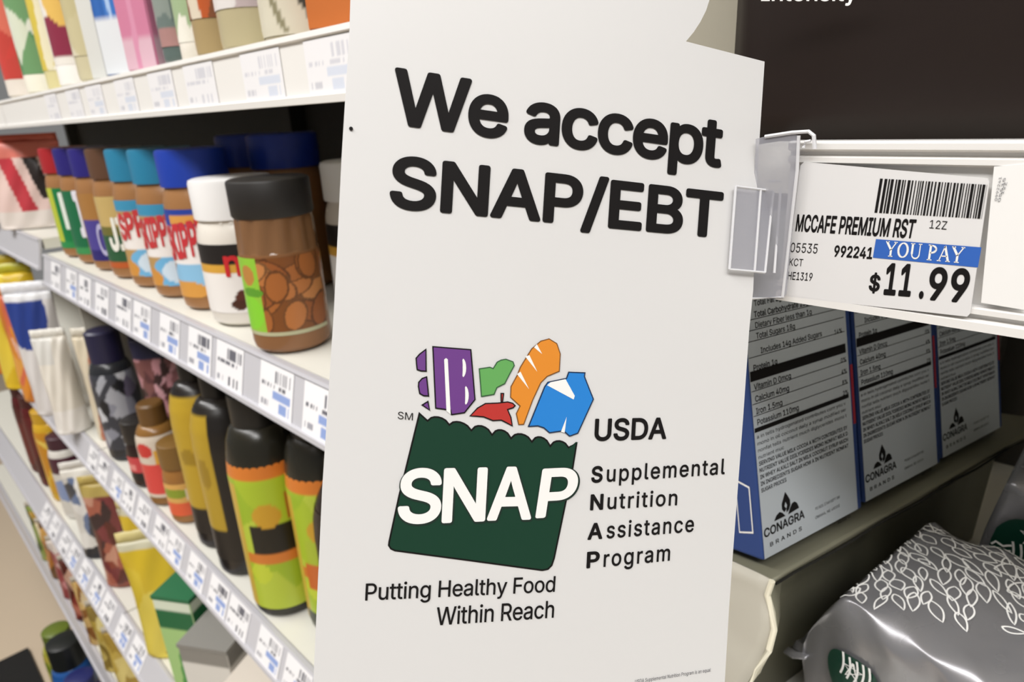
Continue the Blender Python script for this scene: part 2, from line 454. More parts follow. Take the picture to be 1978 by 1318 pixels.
# SNAP on the bag: black edge under white letters
def snap(mb, e, weight, mi, dx=0, dy=0):
    for ch, x0, y0, x1, y1, cap, it in [('S', 184, 833, 362, 826, 226, .0), ('N', 366, 830, 545, 822, 226, .0), ('A', 552, 820, 733, 815, 222, .0), ('P', 750, 810, 905, 800, 204, .0)]:
        (a, b_), = c6([(x0 + dx, y0 + dy)]); (c_, d_), = c6([(x1 + dx, y1 + dy)])
        P0 = sg(a, b_, e); P1 = sg(c_, d_, e); T = sg(a + .10 * cap / 2.1256 * (1.5 if ch == 'P' else 0.5), b_ - cap / 2.1256, e) - P0
        w = text_shape(ch, .04, rescale=False)[2] + .04
        xy, f, _w = text_shape(ch, weight, rescale=False)
        mb.add([P0 + ((x + .04) / (w + .0)) * (P1 - P0) + ((y + .04) / 1.08) * T for x, y in xy], f, mi)
t = MB(); snap(t, .00034, .07, 0, 2, 3); snap(t, .00040, .04, 1)
t.build('emblem_lettering', None, sign, org=sign_org, mats=[mat('green_black_ink', '12281f', .5), M_wink])
# the groceries
def ink_piece(name, polys, m, d=2.6, e=.00026, whites=(), edge=M_ink):
    t = MB()
    for p in polys: decal(t, c7(p), e, 1); decal(t, inset(c7(p), d), e + .00006, 0)
    for p in whites: decal(t, c7(p), e + .00012, 2)
    t.build(name, None, sign, org=sign_org, mats=[m, edge, M_wink])
def cres(cx, cy, s=1.):
    o = []; 
    for k in range(9): a = math.radians(-75 + 150 * k / 8); o.append((cx + 34 * s * math.cos(a) - 5, cy + 84 * s * math.sin(a)))
    for k in range(9): a = math.radians(75 - 150 * k / 8); o.append((cx + 4 * s * math.cos(a) - 5, cy + 70 * s * math.sin(a)))
    return o
ink_piece('cereal_box_emblem', [[(425, 128), (765, 155), (802, 595), (708, 712), (588, 730), (580, 690), (450, 672)],
                                [(375, 148), (312, 195), (280, 232), (284, 290), (290, 338), (330, 350), (378, 352)],
                                [(382, 388), (335, 405), (303, 440), (300, 480), (312, 545), (350, 565), (400, 568)], [(328, 640), (392, 600), (408, 692)]], PURP,
          whites=[[(528, 245), (545, 232), (560, 245), (585, 722), (548, 690)], cres(690, 318), cres(712, 556)])
ink_piece('vegetable_emblem', [[(828, 322), (925, 308), (952, 318), (985, 265), (1020, 246), (1065, 238), (1130, 262), (1142, 298), (1100, 375), (1058, 458), (990, 492), (965, 552), (848, 572)]], PEAR, 2.2, edge=mat('deep_green_ink', '2f5a35', .5))
ink_piece('bread_emblem', [[(1172, 815), (1150, 715), (1182, 650), (1100, 575), (1104, 480), (1160, 378), (1185, 312), (1230, 238), (1285, 150), (1365, 82), (1440, 62), (1510, 105), (1540, 195), (1532, 350), (1425, 395), (1370, 450), (1300, 600), (1222, 812)]], ORNG, 2.0, .00024,
          whites=[[(1308, 140), (1332, 112), (1378, 198)], [(1230, 218), (1268, 208), (1336, 352)], [(1160, 372), (1190, 350), (1264, 502)]], edge=mat('brown_ink', '7a4a12', .5))
ink_piece('apple_emblem', [[(745, 738), (815, 662), (885, 622), (990, 618), (1080, 608), (1125, 620), (1152, 645), (1130, 668), (1085, 682), (1112, 745), (1125, 828), (1062, 796), (1022, 776), (950, 780), (870, 748), (805, 742)],
                           [(1016, 535), (1050, 535), (1038, 625), (1018, 625)]], RED, 2.4, .00030)
ink_piece('milk_carton_emblem', [[(1252, 832), (1395, 480), (1425, 438), (1585, 405), (1605, 350), (1755, 356), (1750, 392), (1828, 590), (1692, 888), (1615, 916), (1575, 880), (1540, 872), (1440, 886), (1390, 842), (1340, 826)]], BLUE, 2.4, .00030,
          whites=[[(1420, 468), (1450, 442), (1580, 415), (1660, 560), (1650, 592)], [(1590, 742), (1572, 880), (1540, 872)]], edge=mat('navy_ink', '102a4c', .5))
b = MB(); b.lathe([(.0005, -.0001), (.0005, .0002)], 12)
_o = sg(678, 249, .0002)
mesh('pin_hole', [SH * p[0] + SV * p[1] + SN * p[2] + _o - sign_org for p in b.v], b.f, M_ink, sign)

# clear holder that grips the sign and hooks into the price channel
M_clear = mat('clear_plastic', 'b4b4bc', .12, alpha=.45)
M_clearedge = mat('clear_plastic_edge', 'e9e9ec', .15, alpha=.8)
hy = .2066
horg = onY(1500, 420, hy)
holder = thing('sign_holder', 'clear plastic clip joining the white sign to the price channel', 'sign holder', horg)
def hp(x, y, Y=hy): return onY(x, y, Y)
b = MB(); b.extrude([hp(1462, 268), hp(1478, 264), hp(1528, 256), hp(1543, 262), hp(1546, 275), hp(1520, 568), hp(1514, 576), hp(1448, 577)], (0, -.0007, 0))
b.build('holder_plate', M_clear, holder, org=horg)
b = MB(); b.tube([hp(1478, 264, .2058), hp(1530, 256, .2058), hp(1562, 254, .2058), hp(1572, 262, .2058), hp(1574, 288, .2058)], .0006, 6)
b.tube([hp(1543, 262, .2058), hp(1540, 330, .2058), hp(1512, 574, .2058), hp(1450, 577, .2058)], .0005, 6)
b.tube([hp(1552, 285, .2058), hp(1556, 274, .2058), hp(1566, 272, .2058)], .0005, 6)
b.build('holder_rim', M_clearedge, holder, org=horg)
b = MB(); cl = [(1414, 362), (1484, 372), (1468, 527), (1402, 521)]
b.extrude([sg(x, y, .0012) for x, y in cl], SN * .0007); b.build('front_jaw', M_clear, holder, org=horg)
b = MB()
for a, c_ in [((1414, 362), (1402, 521)), ((1402, 521), (1470, 527)), ((1414, 362), (1486, 371)), ((1462, 366), (1450, 526)), ((1486, 371), (1470, 527)), ((1500, 366), (1488, 528)), ((1478, 352), (1500, 352))]:
    b.tube([sg(*a, .0020), sg((a[0] + c_[0]) / 2, (a[1] + c_[1]) / 2, .0020), sg(*c_, .0020)], .00042, 6)
b.build('jaw_rib', M_clearedge, holder, org=horg)

# ------------------------------------------------------------------ the near price tag
TY = .2085
torg = onY(1700, 460, TY)
ptag = thing('price_tag', 'large white price tag reading $11.99 with a blue bar, right of the sign', 'price tag', torg)
def tp(x, y, e=0.): return onY(x, y, TY - e)
b = MB(); b.extrude([tp(1553, 313), tp(1908, 345), tp(1911, 352), tp(1874, 606), tp(1868, 612), tp(1518, 573), tp(1516, 566), tp(1546, 320)], (0, .0004, 0)); b.build('tag_card', M_card, ptag, org=torg)
def tag_text(mb, s, x0, y0, x1, y1, cap, weight=0., lean=.13, e=.0001, mi=0, spacing=1.):
    P0 = tp(x0, y0, e); P1 = tp(x1, y1, e); T = tp(x0 + lean * cap, y0 - cap, e) - P0
    text_add(mb, s, lambda x, y: P0 + x * (P1 - P0) + y * T, weight, spacing, 0, mi)
def quadstrip(mb, a, b_, c_, d_, e=.0001, mi=0): mb.add([tp(*a, e), tp(*b_, e), tp(*c_, e), tp(*d_, e)], [(0, 1, 2, 3)], mi)
t = MB(); rnd = random.Random(11); x = 0.
while x < 1:
    w = rnd.choice([.010, .014, .020, .026]); g = rnd.choice([.009, .012, .018])
    w = min(w, 1 - x)
    p = lambda u, v: (1700 + u * 207 - v * 11, 345 + u * 12 + v * 66)
    quadstrip(t, p(x, 1), p(x + w, 1), p(x + w, 0), p(x, 0)); x += w + g
t.build('barcode', M_ink, ptag, org=torg)
t = MB()
tag_text(t, 'MCCAFE PREMIUM RST', 1536, 447, 1764, 461, 33, .045)
tag_text(t, '12Z', 1795, 441, 1828, 444, 16, 0)
tag_text(t, '05535', 1526, 487, 1578, 490, 18, 0)
tag_text(t, '992241', 1610, 496, 1684, 501, 22, .05)
tag_text(t, 'KCT', 1524, 513, 1550, 515, 14, 0)
tag_text(t, 'HE1319', 1521, 540, 1568, 543, 15, .01)
tag_text(t, '$', 1677, 562, 1698, 564, 32, .05)
tag_text(t, '11', 1706, 570, 1758, 574, 62, .05)
tag_text(t, '.', 1774, 577, 1783, 578, 62, .05)
tag_text(t, '99', 1790, 580, 1867, 586, 64, .05)
t.build('price_lettering', M_ink, ptag, org=torg)
t = MB(); quadstrip(t, (1686, 498), (1889, 517), (1896, 478), (1692, 462)); bar = t.build('blue_bar', mat('price_tag_blue', '2f62b8', .45), ptag, org=torg, label='blue bar with white serif words YOU PAY')
t = MB()
def seg(mb, P, q0, q1, w):
    a = V(q0, float); c_ = V(q1, float); d = c_ - a; n = V([-d[1], d[0]]); n = n / (np.linalg.norm(n) + 1e-9) * w / 2
    mb.add([P(*(a - n)), P(*(c_ - n)), P(*(c_ + n)), P(*(a + n))], [(0, 1, 2, 3)])
def serif_word(mb, word, x0, y0, x1, y1, cap):
    P0 = tp(x0, y0, .0002); P1 = tp(x1, y1, .0002); T = tp(x0 + .13 * cap, y0 - cap, .0002) - P0
    adv = {'Y': 1.0, 'O': 1.05, 'U': 1.0, 'P': .8, 'A': 1.0, ' ': .45}; tot = sum(adv[c] for c in word); x = 0.
    for ch in word:
        P = lambda u, v, x=x: P0 + ((x + u) / tot) * (P1 - P0) + v * T
        k, th = .17, .08
        if ch == 'Y':
            seg(mb, P, (.1, .97), (.5, .45), k); seg(mb, P, (.88, .97), (.5, .45), th); seg(mb, P, (.5, .48), (.5, .03), k)
            for s in [((0, .97), (.3, .97)), ((.7, .97), (.98, .97)), ((.32, .03), (.68, .03))]: seg(mb, P, *s, .06)
        elif ch == 'U':
            seg(mb, P, (.2, .97), (.2, .3), k); seg(mb, P, (.8, .97), (.8, .3), th)
            pts = [(.2 + .3 * (1 - math.cos(a)), .3 - .27 * math.sin(a)) for a in np.linspace(0, math.pi, 9)]
            for i in range(8): seg(mb, P, pts[i], pts[i + 1], .1)
            for s in [((.03, .97), (.37, .97)), ((.66, .97), (.94, .97))]: seg(mb, P, *s, .06)
        elif ch == 'O':
            pts = [(.5 + .38 * math.cos(a), .5 + .46 * math.sin(a), .08 + .1 * abs(math.cos(a))) for a in np.linspace(0, 2 * math.pi, 25)]
            for i in range(24): seg(mb, P, pts[i][:2], pts[i + 1][:2], pts[i][2])
        elif ch == 'P':
            seg(mb, P, (.18, .97), (.18, .03), k)
            pts = [(.2 + .42 * math.sin(a), .72 + .24 * math.cos(a), .07 + .09 * math.sin(a)) for a in np.linspace(0, math.pi, 13)]
            for i in range(12): seg(mb, P, pts[i][:2], pts[i + 1][:2], pts[i][2])
            for s in [((.0, .03), (.38, .03)), ((.0, .97), (.25, .97))]: seg(mb, P, *s, .06)
        elif ch == 'A':
            seg(mb, P, (.5, .98), (.14, .03), th); seg(mb, P, (.48, .98), (.85, .03), k); seg(mb, P, (.28, .34), (.72, .34), .07)
            for s in [((.0, .03), (.3, .03)), ((.66, .03), (1., .03))]: seg(mb, P, *s, .06)
        x += adv[ch]
serif_word(t, 'YOU PAY', 1708, 495, 1860, 509, 29)
tt = t.build('bar_lettering', M_wink, bar); tt.location = tuple(-torg)
# the clear flap edge of the next tag pocket, with small upright print
forg = onY(1930, 440, .2088)
flap = thing('tag_sleeve', 'clear tag sleeve edge with tiny upright print right of the $11.99 tag', 'tag sleeve', forg)
b = MB(); b.extrude([onY(1920, 322, .2088), onY(1985, 316, .2088), onY(1985, 600, .2088), onY(1895, 585, .2088)], (0, .0003, 0)); b.build('sleeve_sheet', mat('glossy_white_film', 'efeeec', .15), flap, org=forg)
t = MB()
for k, (a, c_) in enumerate([((1926, 388), (1935, 342)), ((1932, 390), (1943, 344)), ((1938, 375), (1946, 352))]):
    P0 = onY(*a, .2086); P1 = onY(*c_, .2086); T = onY(a[0] - 5, a[1], .2086) - P0
    text_add(t, ['0992241', '05535', '12Z'][k], lambda x, y: P0 + x * (P1 - P0) + y * T, .0)
t.build('sleeve_print', M_softink, flap, org=forg)

# ------------------------------------------------------------------ cocoa cartons in the beige tray
BH = V([.20763, .97681, -.05234]); BH /= np.linalg.norm(BH); BU = V([-.20109, .09498, .97496]); BU -= BH * (BU @ BH); BU /= np.linalg.norm(BU)
BN = np.cross(BH, BU); BN = BN if BN[0] > 0 else -BN                           # out of the printed side, towards +X
BP = onY(1475, 1085, .25)
CW, CT, CHT = .0790, .050, .155
M_cblue = mat('blue_carton_board', '2b4580', .4); M_cpan = mat('white_carton_panel', 'bfc6cc', .5)
def lp(x, y): q = onPlane(x, y, BP, BN) - BP; return q @ BH, q @ BU             # pixel -> (along, up) on the first carton's side
def c3(x, y): return lp(1400 + x / 2.441, 560 + y / 2.441)
LOCM = np.stack([BH, BU, BN], 1)
lines = [  # text, start pixel, capital height (m), weight
    ('Total Fat 2g', (136, 78), .0026, .03), ('Total Carbohydrate 23g', (136, 132), .0027, .035), ('Dietary Fiber less than 1g', (142, 182), .0026, .02), ('Total Sugars 18g', (146, 232), .0026, .02),
    ('Includes 14g Added Sugars', (168, 300), .0026, .02), ('Protein 1g', (134, 384), .0027, .035), ('Vitamin D 0mcg', (136, 474), .0027, .025), ('Calcium 40mg', (142, 530), .0027, .025),
    ('Iron 1.5mg', (146, 588), .0027, .025), ('Potassium 110mg', (152, 640), .0027, .025)]
def carton_print(mb):
    A = lambda a, b_, e=.0003: V([a, b_, e])
    for s, p, h, w in lines:
        a, b_ = c3(*p); text_add(mb, s, lambda x, y: A(a + x * h, b_ + y * h), w, 1.0, fit=False)
    for s, (x, y) in [('14%', (515, 212)), ('0%', (545, 345)), ('4%', (548, 400)), ('8%', (552, 450)), ('2%', (556, 500))]:
        a, b_ = c3(x, y); text_add(mb, s, lambda x_, y_: A(a + x_ * .0023, b_ + y_ * .0023), .02, fit=False)
    def bar_(p0, th):
        a, b_ = c3(*p0); mb.add([A(.0008, b_), A(CW - .006, b_), A(CW - .006, b_ + th), A(.001, b_ + th)], [(0, 1, 2, 3)])
    bar_((134, 432), .0045); bar_((150, 672), .0020)
    for p in [(136, 140), (140, 190), (146, 240), (150, 315), (136, 480), (142, 540), (146, 596)]: bar_(p, .0003)
    rnd = random.Random(4)
    words = 'the daily value tells you how much a nutrient in a serving contributes INGREDIENTS sugar corn syrup modified whey cocoa processed with alkali hydrogenated coconut oil nonfat milk salt mono diglycerides'.split()
    a0, b0 = c3(158, 700); a1, b1 = c3(165, 960)
    for i in range(9):
        b_ = b0 + (b1 - b0) * i / 8; s = ' '.join(rnd.choice(words) for _ in range(12)); s = s.upper() if i > 3 else s
        wd = CW - .011 if i not in (3, 8) else .018
        h = .0016 if i < 4 else .0019
        xy, f, w = text_shape(s[:46 if wd > .03 else 12], .03 if i > 3 else 0.)
        mb.add([A(.002 + x / w * wd, b_ + y * h) for x, y in xy], f)
    # maker's mark: a flame-shaped leaf over two low leaves, name beneath
    cx, cy = c3(288, 1035); s = .0062
    def blob(pts): 
        p = [A(cx + x * s, cy + y * s) for x, y in pts]; tr = tessellate_polygon([[Vector((x, y, 0)) for x, y in pts]])
        mb.add(p, tr)
    blob([(0, 1.35), (-.25, .95), (-.5, .55), (-.5, .15), (-.25, -.15), (0, -.25), (.0, .05), (-.2, .3), (-.05, .6), (.12, .3), (.0, .05), (0, -.25), (.3, -.1), (.5, .2), (.5, .6), (.25, 1.0)])
    blob([(-1.5, -.45), (-1.2, -.1), (-.8, .05), (-.5, -.1), (-.15, -.45)]); blob([(1.5, -.35), (1.3, .1), (1.0, .3), (.7, .25), (.45, -.0), (.15, -.45)])
    a, b_ = c3(184, 1172); text_add(mb, 'CONAGRA', lambda x, y: A(a + x * .0298, b_ + y * .0042), .045)
    a, b_ = c3(212, 1212); text_add(mb, 'BRANDS', lambda x, y: A(a + x * .0235, b_ + y * .0020), .03, 1.5)
    for i, s in enumerate(['PO BOX 3768 DEPT SM', 'OMAHA, NE 68103']):
        a, b_ = c3(425, 1040 + i * 42); text_add(mb, s, lambda x, y: A(a + x * .020, b_ + y * .0014))
    a, b_ = c3(530, 1105); text_add(mb, '0027000-01', lambda x, y: A(a + x * .011, b_ + y * .0020), .03)
tray_deck = BP - BU * .0006
for i, lab in enumerate(['blue edged cocoa carton with nutrition panel standing nearest beside the white sign', 'middle cocoa carton of the three in the beige tray, below the $11.99 tag', 'cocoa carton at the right end of the tray, half cut by the picture edge']):
    base = BP + BH * (i * .0850) - BN * (.002 * i)
    o = bpy.data.objects.new('cocoa_carton', None); COL.objects.link(o)
    mm = Matrix.Identity(4)
    for r_ in range(3):
        mm[r_][0], mm[r_][1], mm[r_][2], mm[r_][3] = BH[r_], BU[r_], BN[r_], base[r_]
    o.matrix_world = mm; tag(o, lab, 'carton', 'cocoa cartons in the beige tray')
    if i == 0:
        b = MB(); b.box((0, 0, -CT), (CW, CHT, 0)); body = b.build('carton_body', M_cblue, o)
        bm_ = body.modifiers.new('b', 'BEVEL'); bm_.width = .0012; bm_.segments = 2
        b = MB(); b.add([(.0006, .0008, .0002), (CW - .0042, .0008, .0002), (CW - .0042, CHT - .001, .0002), (.0006, CHT - .001, .0002)], [(0, 1, 2, 3)])
        pan = b.build('nutrition_panel', M_cpan, o, label='white nutrition facts panel with black print')
        t = MB(); carton_print(t); pr = t.build('panel_print', M_ink, pan)
        b = MB(); b.add([(-.0003, .012, -.004), (-.0003, .034, -.004), (-.0003, .036, -.012), (-.0003, .010, -.012)], [(0, 1, 2, 3)])
        b.add([(-.0004, .0128, -.0046), (-.0004, .0332, -.0046), (-.0004, .035, -.0114), (-.0004, .011, -.0114)], [(0, 1, 2, 3)], 1)
        fp = b.build('front_badge', None, o, mats=[M_wink, M_cblue])
        b = MB(); b.box((CW - .0030, .045, .0001), (CW - .0012, .075, .00035)); rd = b.build('red_stripe', mat('carton_red', 'a52a36', .45), o)
        parts0 = [(body, None), (pan, None), (pr, pan), (fp, None), (rd, None)]
    else:
        mp = {}
        for p, par in parts0:
            c_ = p.copy(); COL.objects.link(c_); c_.parent = o if par is None else mp[par]; mp[p] = c_

# beige display tray under them
M_beigeshade = mat('shaded_display_card', '7d7b69', .55, bump=.15, bscale=25)  # card colour darkened to hold the shade on side and deck; front keeps lit tone
corner = [(1490, 1119), (1481, 1146), (1490, 1179), (1494, 1212), (1484, 1252), (1462, 1292), (1440, 1330)]
cY = [.2445, .2435, .2415, .239, .236, .232, .227]
cpts = [onY(x, y, Y) for (x, y), Y in zip(corner, cY)]
last = cpts[-1].copy(); bot = last + V([-.004, -.004, 0]); bot[2] = LOWZ + .0005
cpts.append(bot)
BD = V([BH[0], BH[1], 0]); BD /= np.linalg.norm(BD); BX = V([-BD[1], BD[0], 0.])       # along the tray's side, and away to -X
torg2 = V([cpts[0][0] - .06, .33, LOWZ])
tray = thing('display_tray', 'beige card display tray holding the blue cocoa cartons', 'tray', torg2)
side = MB(); n = len(cpts); vs = []
for i, p in enumerate(cpts):
    bul = .0022 * math.sin(i / (n - 1) * math.pi)
    for k, d in enumerate([0, .008, .03, .08, .16, .26, .30]):
        q = p + BD * d - V([0, 0, .0524 * d * (1 - i / (n - 1))]) + (-BX) * bul * (1 if k in (1, 2) else .3)
        q[0] = q[0] + (cpts[0][0] - p[0]) * min(1, d / .08) * .9                     # the side straightens away from its bent corner
        q = q + BX * (.007 + .022 * (i / (n - 1)) ** .6) * min(1., d / .03) * (i > 0)
        vs.append(q)
K = 7
side.add(vs, [(i * K + k, i * K + k + 1, (i + 1) * K + k + 1, (i + 1) * K + k) for i in range(n - 1) for k in range(K - 1)])
so = side.build('tray_side', M_beigeshade, tray, True, torg2); sm = so.modifiers.new('s', 'SOLIDIFY'); sm.thickness = .0012; sm.offset = -1
front = MB(); fv = []
for i, p in enumerate(cpts):
    for d in [0, .006, .02, .06, .11]: fv.append(p + BX * d * .99 + V([0, .0016 * math.sin(i * 1.3 + d * 90), 0]) * (d > 0) + V([0, 0, -.2 * d * (1 - i / (n - 1))]))
front.add(fv, [(i * 5 + k, (i + 1) * 5 + k, (i + 1) * 5 + k + 1, i * 5 + k + 1) for i in range(n - 1) for k in range(4)])
so = front.build('tray_front', mat('lit_display_card', 'bdb8aa', .5, bump=.2, bscale=18), tray, True, torg2); sm = so.modifiers.new('s', 'SOLIDIFY'); sm.thickness = .0012; sm.offset = -1
b = MB(); b.tube([p + V([.0008, -.001, 0]) for p in cpts], .0014, 8); b.build('worn_corner', mat('worn_card_edge', 'efe9d2', .6), tray, True, torg2)
b = MB(); b.tube([cpts[0] + BD * d + V([.0010, 0, -.0030 - .0524 * d + .0006 * math.sin(d * 90)]) for d in np.linspace(.002, .29, 24)], .0007, 6); b.build('deck_edge_shadow', mat('painted_edge_shadow', '17160f', .8), tray, True, torg2)  # dark tube standing in for the shadow under the deck's overhanging edge
dk = MB(); D0 = cpts[0]
dv = [D0, D0 + BD * .30 - V([0, 0, .0157]), D0 + BD * .30 + BX * .11 - V([0, 0, .0157 + .022]), D0 + BX * .11 - V([0, 0, .022])]
dz_ = (BP - BU * .0005 - D0)
dk.extrude([p - V([0, 0, .0030]) for p in dv], (0, 0, .0024)); dk.build('tray_deck', M_beigeshade, tray, org=torg2)

# ------------------------------------------------------------------ silver coffee bags
M_silver = mat('silver_foil', '939295', .27, metal=.5, bump=.45, bscale=42)
M_logo = mat('coffee_bag_green', '0c3d2e', .4)
EXP = .17
def foil_bag(name_label, x0, x1, y0, y1, z0, z1, yaw, seed, logo=None, leaves=0, crimp=True, group=None):
    rnd = random.Random(seed)
    cx, cy = (x0 + x1) / 2, (y0 + y1) / 2; L, Dp, Hh = x1 - x0, y1 - y0, z1 - z0
    t = thing('coffee_bag', name_label, 'coffee bag', (cx, cy, z0), yaw, group)
    ph = [rnd.uniform(0, 6) for _ in range(6)]
    def surf(u, a):                                      # u along the length 0..1, a angle round the section
        c_, s_ = math.cos(a), math.sin(a)
        pw = lambda q: math.copysign(abs(q) ** EXP, q)
        # flat top with a slanting end face that runs down to the crimped seal
        lo = min(1., u / .10) if crimp else min(1., u / .05); hi = min(1., (1 - u) / .16)
        kk = .12 + .88 * min(lo ** .7, hi ** .9)
        w = .0016 * math.sin(9 * u + ph[0] + 2 * a) + .0012 * math.sin(23 * u + 3 * a + ph[1]) + .0010 * math.sin(37 * u - 5 * a + ph[2])
        w += .0022 * max(0., math.sin(5.5 * u + 1.5 * c_ + ph[3])) ** 6
        yy = Dp / 2 * pw(c_) * (.93 + .07 * min(1., lo * 2)) + w * .7; zz = Hh / 2 + Hh / 2 * pw(s_) * kk + w * (.5 if s_ > -.5 else 0.) + (.10 * yy if crimp and s_ > 0 else 0.) * min(1., lo)
        return V([-L / 2 + L * u, yy, max(zz, .0)])
    nu, na = 64, 72
    v = [surf(i / nu, 2 * math.pi * k / na) for i in range(nu + 1) for k in range(na)]
    f = [(i * na + k, i * na + (k + 1) % na, (i + 1) * na + (k + 1) % na, (i + 1) * na + k) for i in range(nu) for k in range(na)]
    f += [tuple(range(na)), tuple(range(nu * na, (nu + 1) * na))[::-1]]
    mesh('bag_body', v, f, M_silver, t, True)
    if crimp:
        c_ = MB(); n_ = 24; pv = []
        for i in range(n_ + 1):
            yy = (-.5 + i / n_) * Dp * .98; wob = .0012 * math.sin(i * 2.4)
            for dx in (0.004, -.003, -.008): pv.append((-L / 2 + dx, yy, Hh / 2 + wob - .004 * (dx < 0) + .1 * dx))
        c_.add(pv, [(i * 3 + k, i * 3 + k + 1, (i + 1) * 3 + k + 1, (i + 1) * 3 + k) for i in range(n_) for k in range(2)])
        o = c_.build('bag_seal', M_silver, t, True); s_ = o.modifiers.new('s', 'SOLIDIFY'); s_.thickness = .0012
    return t, surf
b1, s1 = foil_bag('silver foil coffee bag with white leaf outlines lying in the lower right corner', -.084, .071, .262, .350, LOWZ + .0005, EYE - .216, -.20, 3)
b2, s2 = foil_bag('silver foil coffee bag behind the leaf patterned one, at the right picture edge', -.041, .105, .372, .47, LOWZ + .0005, EYE - .186, 0., 8, crimp=False)
def surf_ribbon(mb, surf, pts, w, eps=.0005):
    """a printed line following the bag's skin; pts are (u, angle)"""
    P = [surf(*p) for p in pts]; ctr = V([0, 0, P[0][2] * 0 + .045])
    Nn = []
    for (u, a), p in zip(pts, P):
        du = surf(u + .004, a) - p; da = surf(u, a + .01) - p; nn = np.cross(du, da); nn /= np.linalg.norm(nn) + 1e-12
        if nn @ (p - V([p[0], 0, .045])) < 0: nn = -nn
        Nn.append(nn)
    vs = []
    for i, p in enumerate(P):
        tt_ = P[min(i + 1, len(P) - 1)] - P[max(i - 1, 0)]; tt_ /= np.linalg.norm(tt_) + 1e-12
        s = np.cross(Nn[i], tt_) * w / 2; vs += [p + Nn[i] * eps - s, p + Nn[i] * eps + s]
    mb.add(vs, [(2 * i, 2 * i + 1, 2 * i + 3, 2 * i + 2) for i in range(len(P) - 1)])
def top_to_ua(L, Dp, x, y):                          # a point on the bag's top, local metres -> (u, angle)
    c_ = max(-.999, min(.999, y / (Dp / 2))); cc = math.copysign(abs(c_) ** (1 / EXP), c_)
    return (x / L + .5, math.acos(cc))
lv = MB(); rnd = random.Random(21); Lb, Db = .155, .088
def leaf(cx, cy, ln, wd, ang, w=.0007):
    pts = []
    for k in range(19):
        t_ = k / 18 * 2; side_ = 1 if t_ <= 1 else -1; q = t_ if t_ <= 1 else 2 - t_
        a_, b_ = (q - .5) * ln, side_ * wd * math.sin(math.pi * q) ** .8 * (1.15 - .5 * q)
        x_ = cx + a_ * math.cos(ang) - b_ * math.sin(ang); y_ = cy + a_ * math.sin(ang) + b_ * math.cos(ang)
        pts.append(top_to_ua(Lb, Db, x_, max(-.0465, min(.0465, y_))))
    surf_ribbon(lv, s1, pts, w)
placed = []
tries = 0
while len(placed) < 84 and tries < 4000:
    tries += 1
    x_ = rnd.uniform(-.066, .006); y_ = rnd.uniform(-.033, .038)
    if x_ > -.02 and y_ < .0 or x_ > -.040 and y_ < -.024: continue
    if any((x_ - p) ** 2 + ((y_ - q) * .8) ** 2 < .0049 ** 2 for p, q in placed): continue
    placed.append((x_, y_))
    leaf(x_, y_, rnd.uniform(.009, .0135), rnd.uniform(.0017, .0029), math.radians(rnd.uniform(-75, -20) + 900 * y_))
for x_, y_, l_, w_, a_ in [(-.012, .020, .019, .0042, 60), (-.001, .012, .020, .0045, 80), (.006, .022, .017, .004, 70), (.015, .030, .016, .0035, 55), (-.020, .026, .016, .004, 40), (-.006, -.008, .008, .002, 10)]:
    leaf(x_, y_, l_, w_, math.radians(a_), .0008)
lf = lv.build('leaf_print', M_wink, b1, label='white outlined leaf printing')
def bag_badge(parent, surf, uc, ac, ru, ra, strokes):
    m_ = MB(); N_ = 26; P = []; pts = [(uc, ac)]
    def lift(u, a, e):
        p = surf(u, a); du = surf(u + .004, a) - p; da = surf(u, a + .01) - p; nn = np.cross(du, da); nn /= np.linalg.norm(nn) + 1e-12
        if nn @ (p - V([p[0], 0, .045])) < 0: nn = -nn
        return p + nn * e
    for ring in (1/3, 2/3, 1.):
        for k in range(N_): pts.append((uc + ru * ring * math.cos(2 * math.pi * k / N_), ac + ra * ring * math.sin(2 * math.pi * k / N_)))
    f = [(0, 1 + k, 1 + (k + 1) % N_) for k in range(N_)]
    for r_ in range(2): f += [(1 + r_ * N_ + k, 1 + (r_ + 1) * N_ + k, 1 + (r_ + 1) * N_ + (k + 1) % N_, 1 + r_ * N_ + (k + 1) % N_) for k in range(N_)]
    m_.add([lift(u, a, .0007) for u, a in pts], f)
    o = m_.build('round_badge', M_logo, parent, label='dark green round badge with white strokes')
    w_ = MB()
    for st in strokes: surf_ribbon(w_, surf, [(uc + ru * x, ac + ra * y) for x, y in st], .0008, .0011)
    w_.build('badge_strokes', M_wink, o)
waves = [[(-.95 + .1 * i, .1 * j - .1 + .05 * math.sin(i * 1.6)) for i in range(6)] for j in range(0, -7, -2)]
star = [[(.0 + .34 * math.cos(math.radians(90 + 144 * k)), .45 + .34 * math.sin(math.radians(90 + 144 * k))) for k in range(6)]]
hair = [[(x0 + .08 * math.sin(t * 3), .1 - t * .9) for t in np.linspace(0, 1, 8)] for x0 in (-.45, -.25, .25, .45)]
def front_to_ua(L, Hh, x, z):                        # a point on the bag's aisle-facing side -> (u, angle)
    q = max(-.999, min(.999, (z - Hh / 2) / (Hh / 2))); q = math.copysign(abs(q) ** (1 / EXP), q)
    return (x / L + .5, math.pi - math.asin(q))
